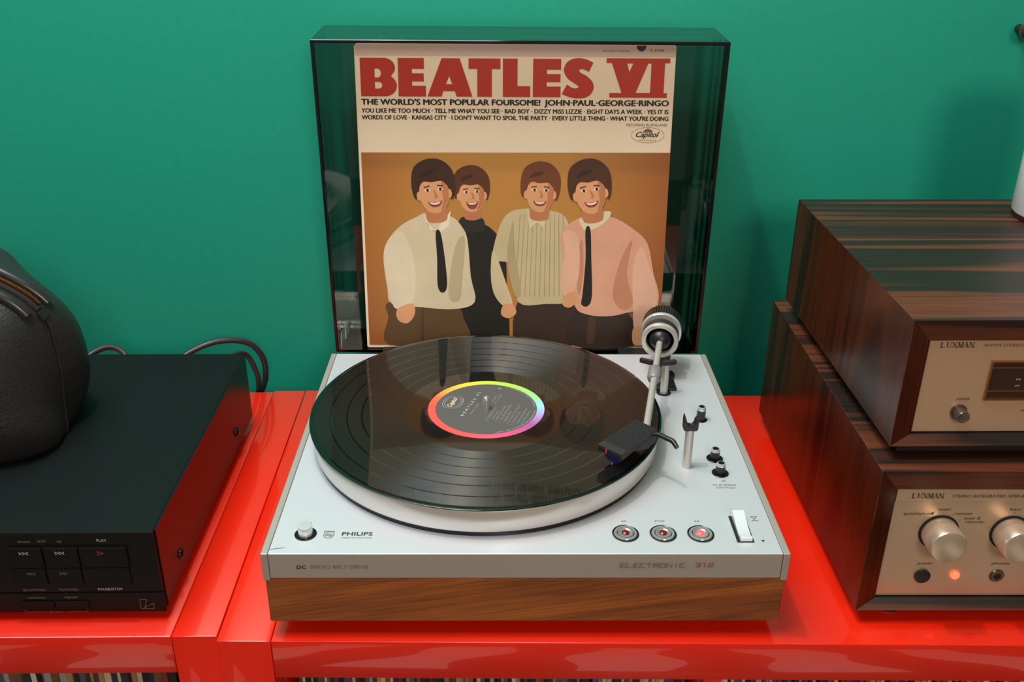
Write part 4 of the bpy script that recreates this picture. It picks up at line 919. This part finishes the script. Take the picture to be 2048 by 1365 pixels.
obj('chassis_bottom', box(0.012, 0.428, 0.012, 0.30, 0.0040, 0.0124), M_VOID, amp); obj('chassis_bottom', box(0.010, 0.422, 0.009, 0.26, 0.0030, 0.0122), M_VOID, tun)
PY = 0.0080
# panels (world x,z measured on the panel plane; subtract the case origin)
def ax_(x): return x-AX
def tx_(x): return x-0.2941
def tz_(z): return z-0.1393
obj('front_panel', box(0.0168, 0.4400-0.0168, PY, PY+0.003, 0.0208, 0.1078, 0.0003, 1), M_CHAMP, amp, label='champagne metal front panel')
obj('name_strip', box(0.0168, 0.4400-0.0168, PY-0.0012, PY+0.003, 0.1082, 0.1192, 0.0005, 2), M_CHAMP, amp, label='raised champagne strip along the top of the panel')
obj('front_panel', box(0.0175, 0.4320-0.0168, PY, PY+0.003, tz_(0.1592), tz_(0.2325), 0.0003, 1), mat('champagne_panel_warm', lin(214, 180, 148), 0.36, metal=0.5, noise=(700, 0.05, 0.03)), tun, label='champagne metal front panel')
def pprint(par, bm, m, x, z, lift=0.0003):
    flatfix(bm); me = bpy.data.meshes.new('lettering'); bm.to_mesh(me); bm.free()
    me.transform(axes((x, PY-lift, z), (1, 0, 0), (0, 0, 1))); return obj('lettering', me, m, par)
def at_(s, w, h, x, z, m=M_PANELINK, at='c', lift=0.0003, shear=0.2, bold=0): pprint(amp, text_bm(s, w, h, at=at, shear=shear, bold=bold), m, ax_(x), z, lift)
def serif(s, w, h):   # small roman capitals with slab serifs, thick and thin strokes
    G = {'L': [('v', .12, 0, 1), ('h', 0, .8, 0)], 'U': [('v', .15, .2, 1), ('t', .85, .2, 1), ('h', .25, .75, 0.03)], 'X': [('d', .1, 1, .9, 0), ('e', .1, 0, .9, 1)], 'M': [('t', .1, 0, 1), ('d', .12, 1, .5, .1), ('e', .5, .1, .88, 1), ('v', .9, 0, 1)],
         'A': [('e', .1, 0, .5, 1), ('d', .5, 1, .9, 0), ('h', .3, .7, .35)], 'N': [('t', .12, 0, 1), ('d', .12, 1, .86, 0), ('t', .88, 0, 1)]}
    bm = bmesh.new(); adv = w/len(s); th = adv*0.20; tn = adv*0.08
    for i, ch in enumerate(s):
        ox = i*adv; sw = adv*0.86
        for g in G[ch]:
            if g[0] in 'vt':
                x = ox+g[1]*sw; 
                for q in ribbon([(x, g[2]*h), (x, g[3]*h)], th if g[0] == 'v' else tn): poly(bm, q)
                for zz in (g[2], g[3]):
                    if zz in (0, 1):
                        for q in ribbon([(x-adv*.14, zz*h), (x+adv*.14, zz*h)], tn): poly(bm, q)
            elif g[0] == 'h':
                for q in ribbon([(ox+g[1]*sw, g[3]*h), (ox+g[2]*sw, g[3]*h)], tn): poly(bm, q)
            else:
                for q in ribbon([(ox+g[1]*sw, g[2]*h), (ox+g[3]*sw, g[4]*h)], th if g[0] == 'd' else tn): poly(bm, q)
                for (a_, b_) in ((g[1], g[2]), (g[3], g[4])):
                    if b_ in (0, 1) and not (ch == 'A' and b_ == 1):
                        for q in ribbon([(ox+a_*sw-adv*.14, b_*h), (ox+a_*sw+adv*.14, b_*h)], tn): poly(bm, q)
    return bm
pprint(amp, serif('LUXMAN', 0.0235, 0.0036), M_PANELINK, ax_(0.3152), 0.1120, 0.0016)
at_('STEREO INTEGRATED AMPLIFIER', 0.0590, 0.0024, 0.3446, 0.1124, at='l', lift=0.0016, shear=0.1, m=M_PANELINK)
at_('speakers off', 0.0235, 0.0024, 0.3235, 0.0962); at_('main', 0.0090, 0.0024, 0.3418, 0.1000); at_('remote', 0.0130, 0.0024, 0.3567, 0.0962); at_('main &', 0.0125, 0.0024, 0.3640, 0.0920); at_('remote', 0.0135, 0.0024, 0.3662, 0.0888)
at_('bass', 0.0085, 0.0024, 0.3946, 0.1000); at_('treble', 0.0120, 0.0024, 0.4480, 0.1000); at_('volume', 0.0130, 0.0024, 0.5550, 0.1000)
at_('power', 0.0120, 0.0024, 0.3367, 0.0505); at_('phones', 0.0140, 0.0024, 0.3946, 0.0505)
def big_knob(x, z, r=0.0136, h=0.0195, label='large round champagne knob'):
    M = axes((ax_(x), PY, z), (1, 0, 0), (0, 0, 1), (0, -1, 0))
    o = obj('control_knob', lathe([(r*0.96, 0.0006), (r, 0.0012), (r, h-0.0014), (r*0.95, h-0.0002), (r*0.90, h), (0, h+0.0001)], 72, M), M_KNOB, amp, smooth=35, label=label)
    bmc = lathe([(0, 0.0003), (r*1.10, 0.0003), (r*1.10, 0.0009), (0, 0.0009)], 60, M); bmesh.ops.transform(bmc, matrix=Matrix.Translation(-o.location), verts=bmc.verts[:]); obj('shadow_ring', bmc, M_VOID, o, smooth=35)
    return
    bmp = bmesh.new(); poly(bmp, [(-0.0004, r*0.35), (0.0004, r*0.35), (0.0004, r*0.9), (-0.0004, r*0.9)]); bmesh.ops.transform(bmp, matrix=Matrix.Translation(-o.location) @ M @ Matrix.Translation((0, 0, h+0.0003)), verts=bmp.verts[:]); obj('pointer', bmp, M_PANELINK, o)
big_knob(0.3412, 0.0808, label='large champagne speaker selector knob'); big_knob(0.3947, 0.0803, label='large champagne bass knob'); big_knob(0.4480, 0.0800, label='large champagne treble knob'); big_knob(0.5550, 0.0720, 0.0240, 0.026, label='very large champagne volume knob')
dots = bmesh.new()
for kx in (0.3412, 0.3947):
    for k in range(-3, 5):
        a = PI/2-0.45*k; poly(dots, ell(ax_(kx)+0.0175*math.cos(a), 0.0806+0.0175*math.sin(a), 0.00035, 0.00035, 6))
pprint(amp, dots, M_PANELINK, 0, 0)
def round_part(par, name, x, z, prof, m, label=None, seg=40):
    return obj(name, lathe(prof, seg, axes((x, PY, z), (1, 0, 0), (0, 0, 1), (0, -1, 0))), m, par, smooth=40, label=label)
round_part(amp, 'power_button', ax_(0.3363), 0.0401, [(0.0059, 0.0002), (0.0060, 0.0018), (0.0050, 0.0022), (0, 0.0020)], M_BLACKP, 'round black power button')
round_part(amp, 'power_lamp', ax_(0.3615), 0.0407, [(0.0034, 0.0002), (0.0032, 0.0016), (0.0018, 0.0028), (0, 0.0031)], mat('red_led', lin(255, 90, 60), 0.2, emit=(1.0, 0.07, 0.03), estr=1.8), 'glowing red power lamp')
j_ = round_part(amp, 'phones_jack', ax_(0.3938), 0.0400, [(0.0026, 0.0006), (0.0028, 0.0016), (0.0048, 0.0016), (0.0056, 0.0008), (0.0057, 0.0002)], mat('old_brass', lin(120, 104, 80), 0.3, metal=0.9), 'metal headphone socket')
jb = lathe([(0, 0.0009), (0.0028, 0.0009)], 24, axes((ax_(0.3938), PY, 0.0400), (1, 0, 0), (0, 0, 1), (0, -1, 0))); bmesh.ops.transform(jb, matrix=Matrix.Translation(-j_.location), verts=jb.verts[:]); obj('socket_hole', jb, M_VOID, j_)
# tuner face
pprint(tun, serif('LUXMAN', 0.0240, 0.0036), M_PANELINK, tx_(0.3197), tz_(0.2272), 0.0003)
def tt_(s, w, h, x, z, at='c', m=M_PANELINK, lift=0.0003, shear=0.1): pprint(tun, text_bm(s, w, h, at=at, shear=shear), m, tx_(x), tz_(z), lift)
tt_('AM/FM STEREO TUNER', 0.0430, 0.0022, 0.3496, 0.2276, 'l', m=mat('panel_ink_warm', lin(120, 84, 62), 0.6)); tt_('POWER', 0.0095, 0.0018, 0.3442, 0.1852)
tt_('METER', 0.0100, 0.0018, 0.3930, 0.1755)
dw0, dw1, dz0, dz1 = tx_(0.3590), tx_(0.6600), tz_(0.1872), tz_(0.2158)
fr = bmesh.new()
for b_ in ((dw0-0.0010, dw1+0.0010, dz1, dz1+0.0012), (dw0-0.0010, dw1+0.0010, dz0-0.0014, dz0), (dw0-0.0010, dw0, dz0, dz1), (dw1, dw1+0.0010, dz0, dz1)): bm_box(fr, b_[0], b_[1], PY-0.0020, PY+0.0004, b_[2], b_[3])
obj('dial_frame', fr, mat('copper_trim', lin(196, 140, 98), 0.25, metal=0.9), tun, label='copper coloured trim round the tuning dial')
obj('dial_window', box(dw0, dw1, PY-0.0004, PY+0.0006, dz0, dz1), mat('dial_brown', lin(58, 40, 30), 0.25, coat=0.3), tun, label='brown tuning dial')
for zz in (0.0238, 0.0052): obj('dial_line', box(dw0+0.0004, dw1, PY-0.0010, PY-0.0003, dz0+zz, dz0+zz+0.0009), MATS['copper_trim'], tun)
tt_('FM', 0.0034, 0.0016, 0.3800, 0.2012, m=M_WHITEINK, lift=0.0007); tt_('AM', 0.0034, 0.0016, 0.3800, 0.1962, m=M_WHITEINK, lift=0.0007)
for k, n in enumerate(('88', '92', '96', '100', '104', '108')): tt_(n, 0.0034 if len(n) < 3 else 0.005, 0.0016, 0.3980+0.044*k, 0.2012, m=M_WHITEINK, lift=0.0007)
pb = round_part(tun, 'power_button', tx_(0.3428), tz_(0.1756), [(0.0062, 0.0002), (0.0062, 0.0004), (0.0046, 0.0005), (0.0046, 0.0085), (0.0043, 0.0090), (0.0034, 0.0088), (0, 0.0080)], mat('bronze_button', lin(120, 108, 98), 0.3, metal=0.7), 'small round bronze power button')

# ------------------------------------------------------------------ canister and wall peg at the right edge
ZT = 0.1393+0.1121
can = thing('canister', 'white cylindrical canister with a dark base, on the tuner at the right edge', 'canister', (0.5105, 0.085, ZT+0.0003))
obj('body', lathe([(0, 0.004), (0.0440, 0.004), (0.0452, 0.0056), (0.0452, 0.128), (0.0440, 0.131), (0.038, 0.133), (0, 0.1335)], 72), M_WHITE, can, smooth=40, label='glossy white body')
obj('base_ring', lathe([(0, 0), (0.0440, 0), (0.0444, 0.001), (0.0442, 0.0040), (0, 0.0040)], 72), mat('dark_red_base', (0.03, 0.006, 0.008), 0.3), can, smooth=40, label='dark red-black base')
pg = thing('wall_peg', 'dark wooden knob peg on the green wall at the right edge', 'peg', (0.5345, 0.262, 0.3860))
obj('knob', lathe([(0, 0), (0.0055, 0.0006), (0.0082, 0.003), (0.0090, 0.007), (0.0080, 0.011), (0.005, 0.014)], 40, axes((0, 0, 0), (1, 0, 0), (0, 0, -1), (0, 1, 0))), mat('dark_knob', lin(70, 26, 18), 0.15, coat=0.8), pg, smooth=60)
obj('stem', lathe([(0.0045, 0.012), (0.0045, 0.0282), (0, 0.0282)], 24, axes((0, 0, 0), (1, 0, 0), (0, 0, -1), (0, 1, 0))), M_BLACKP, pg, smooth=60)
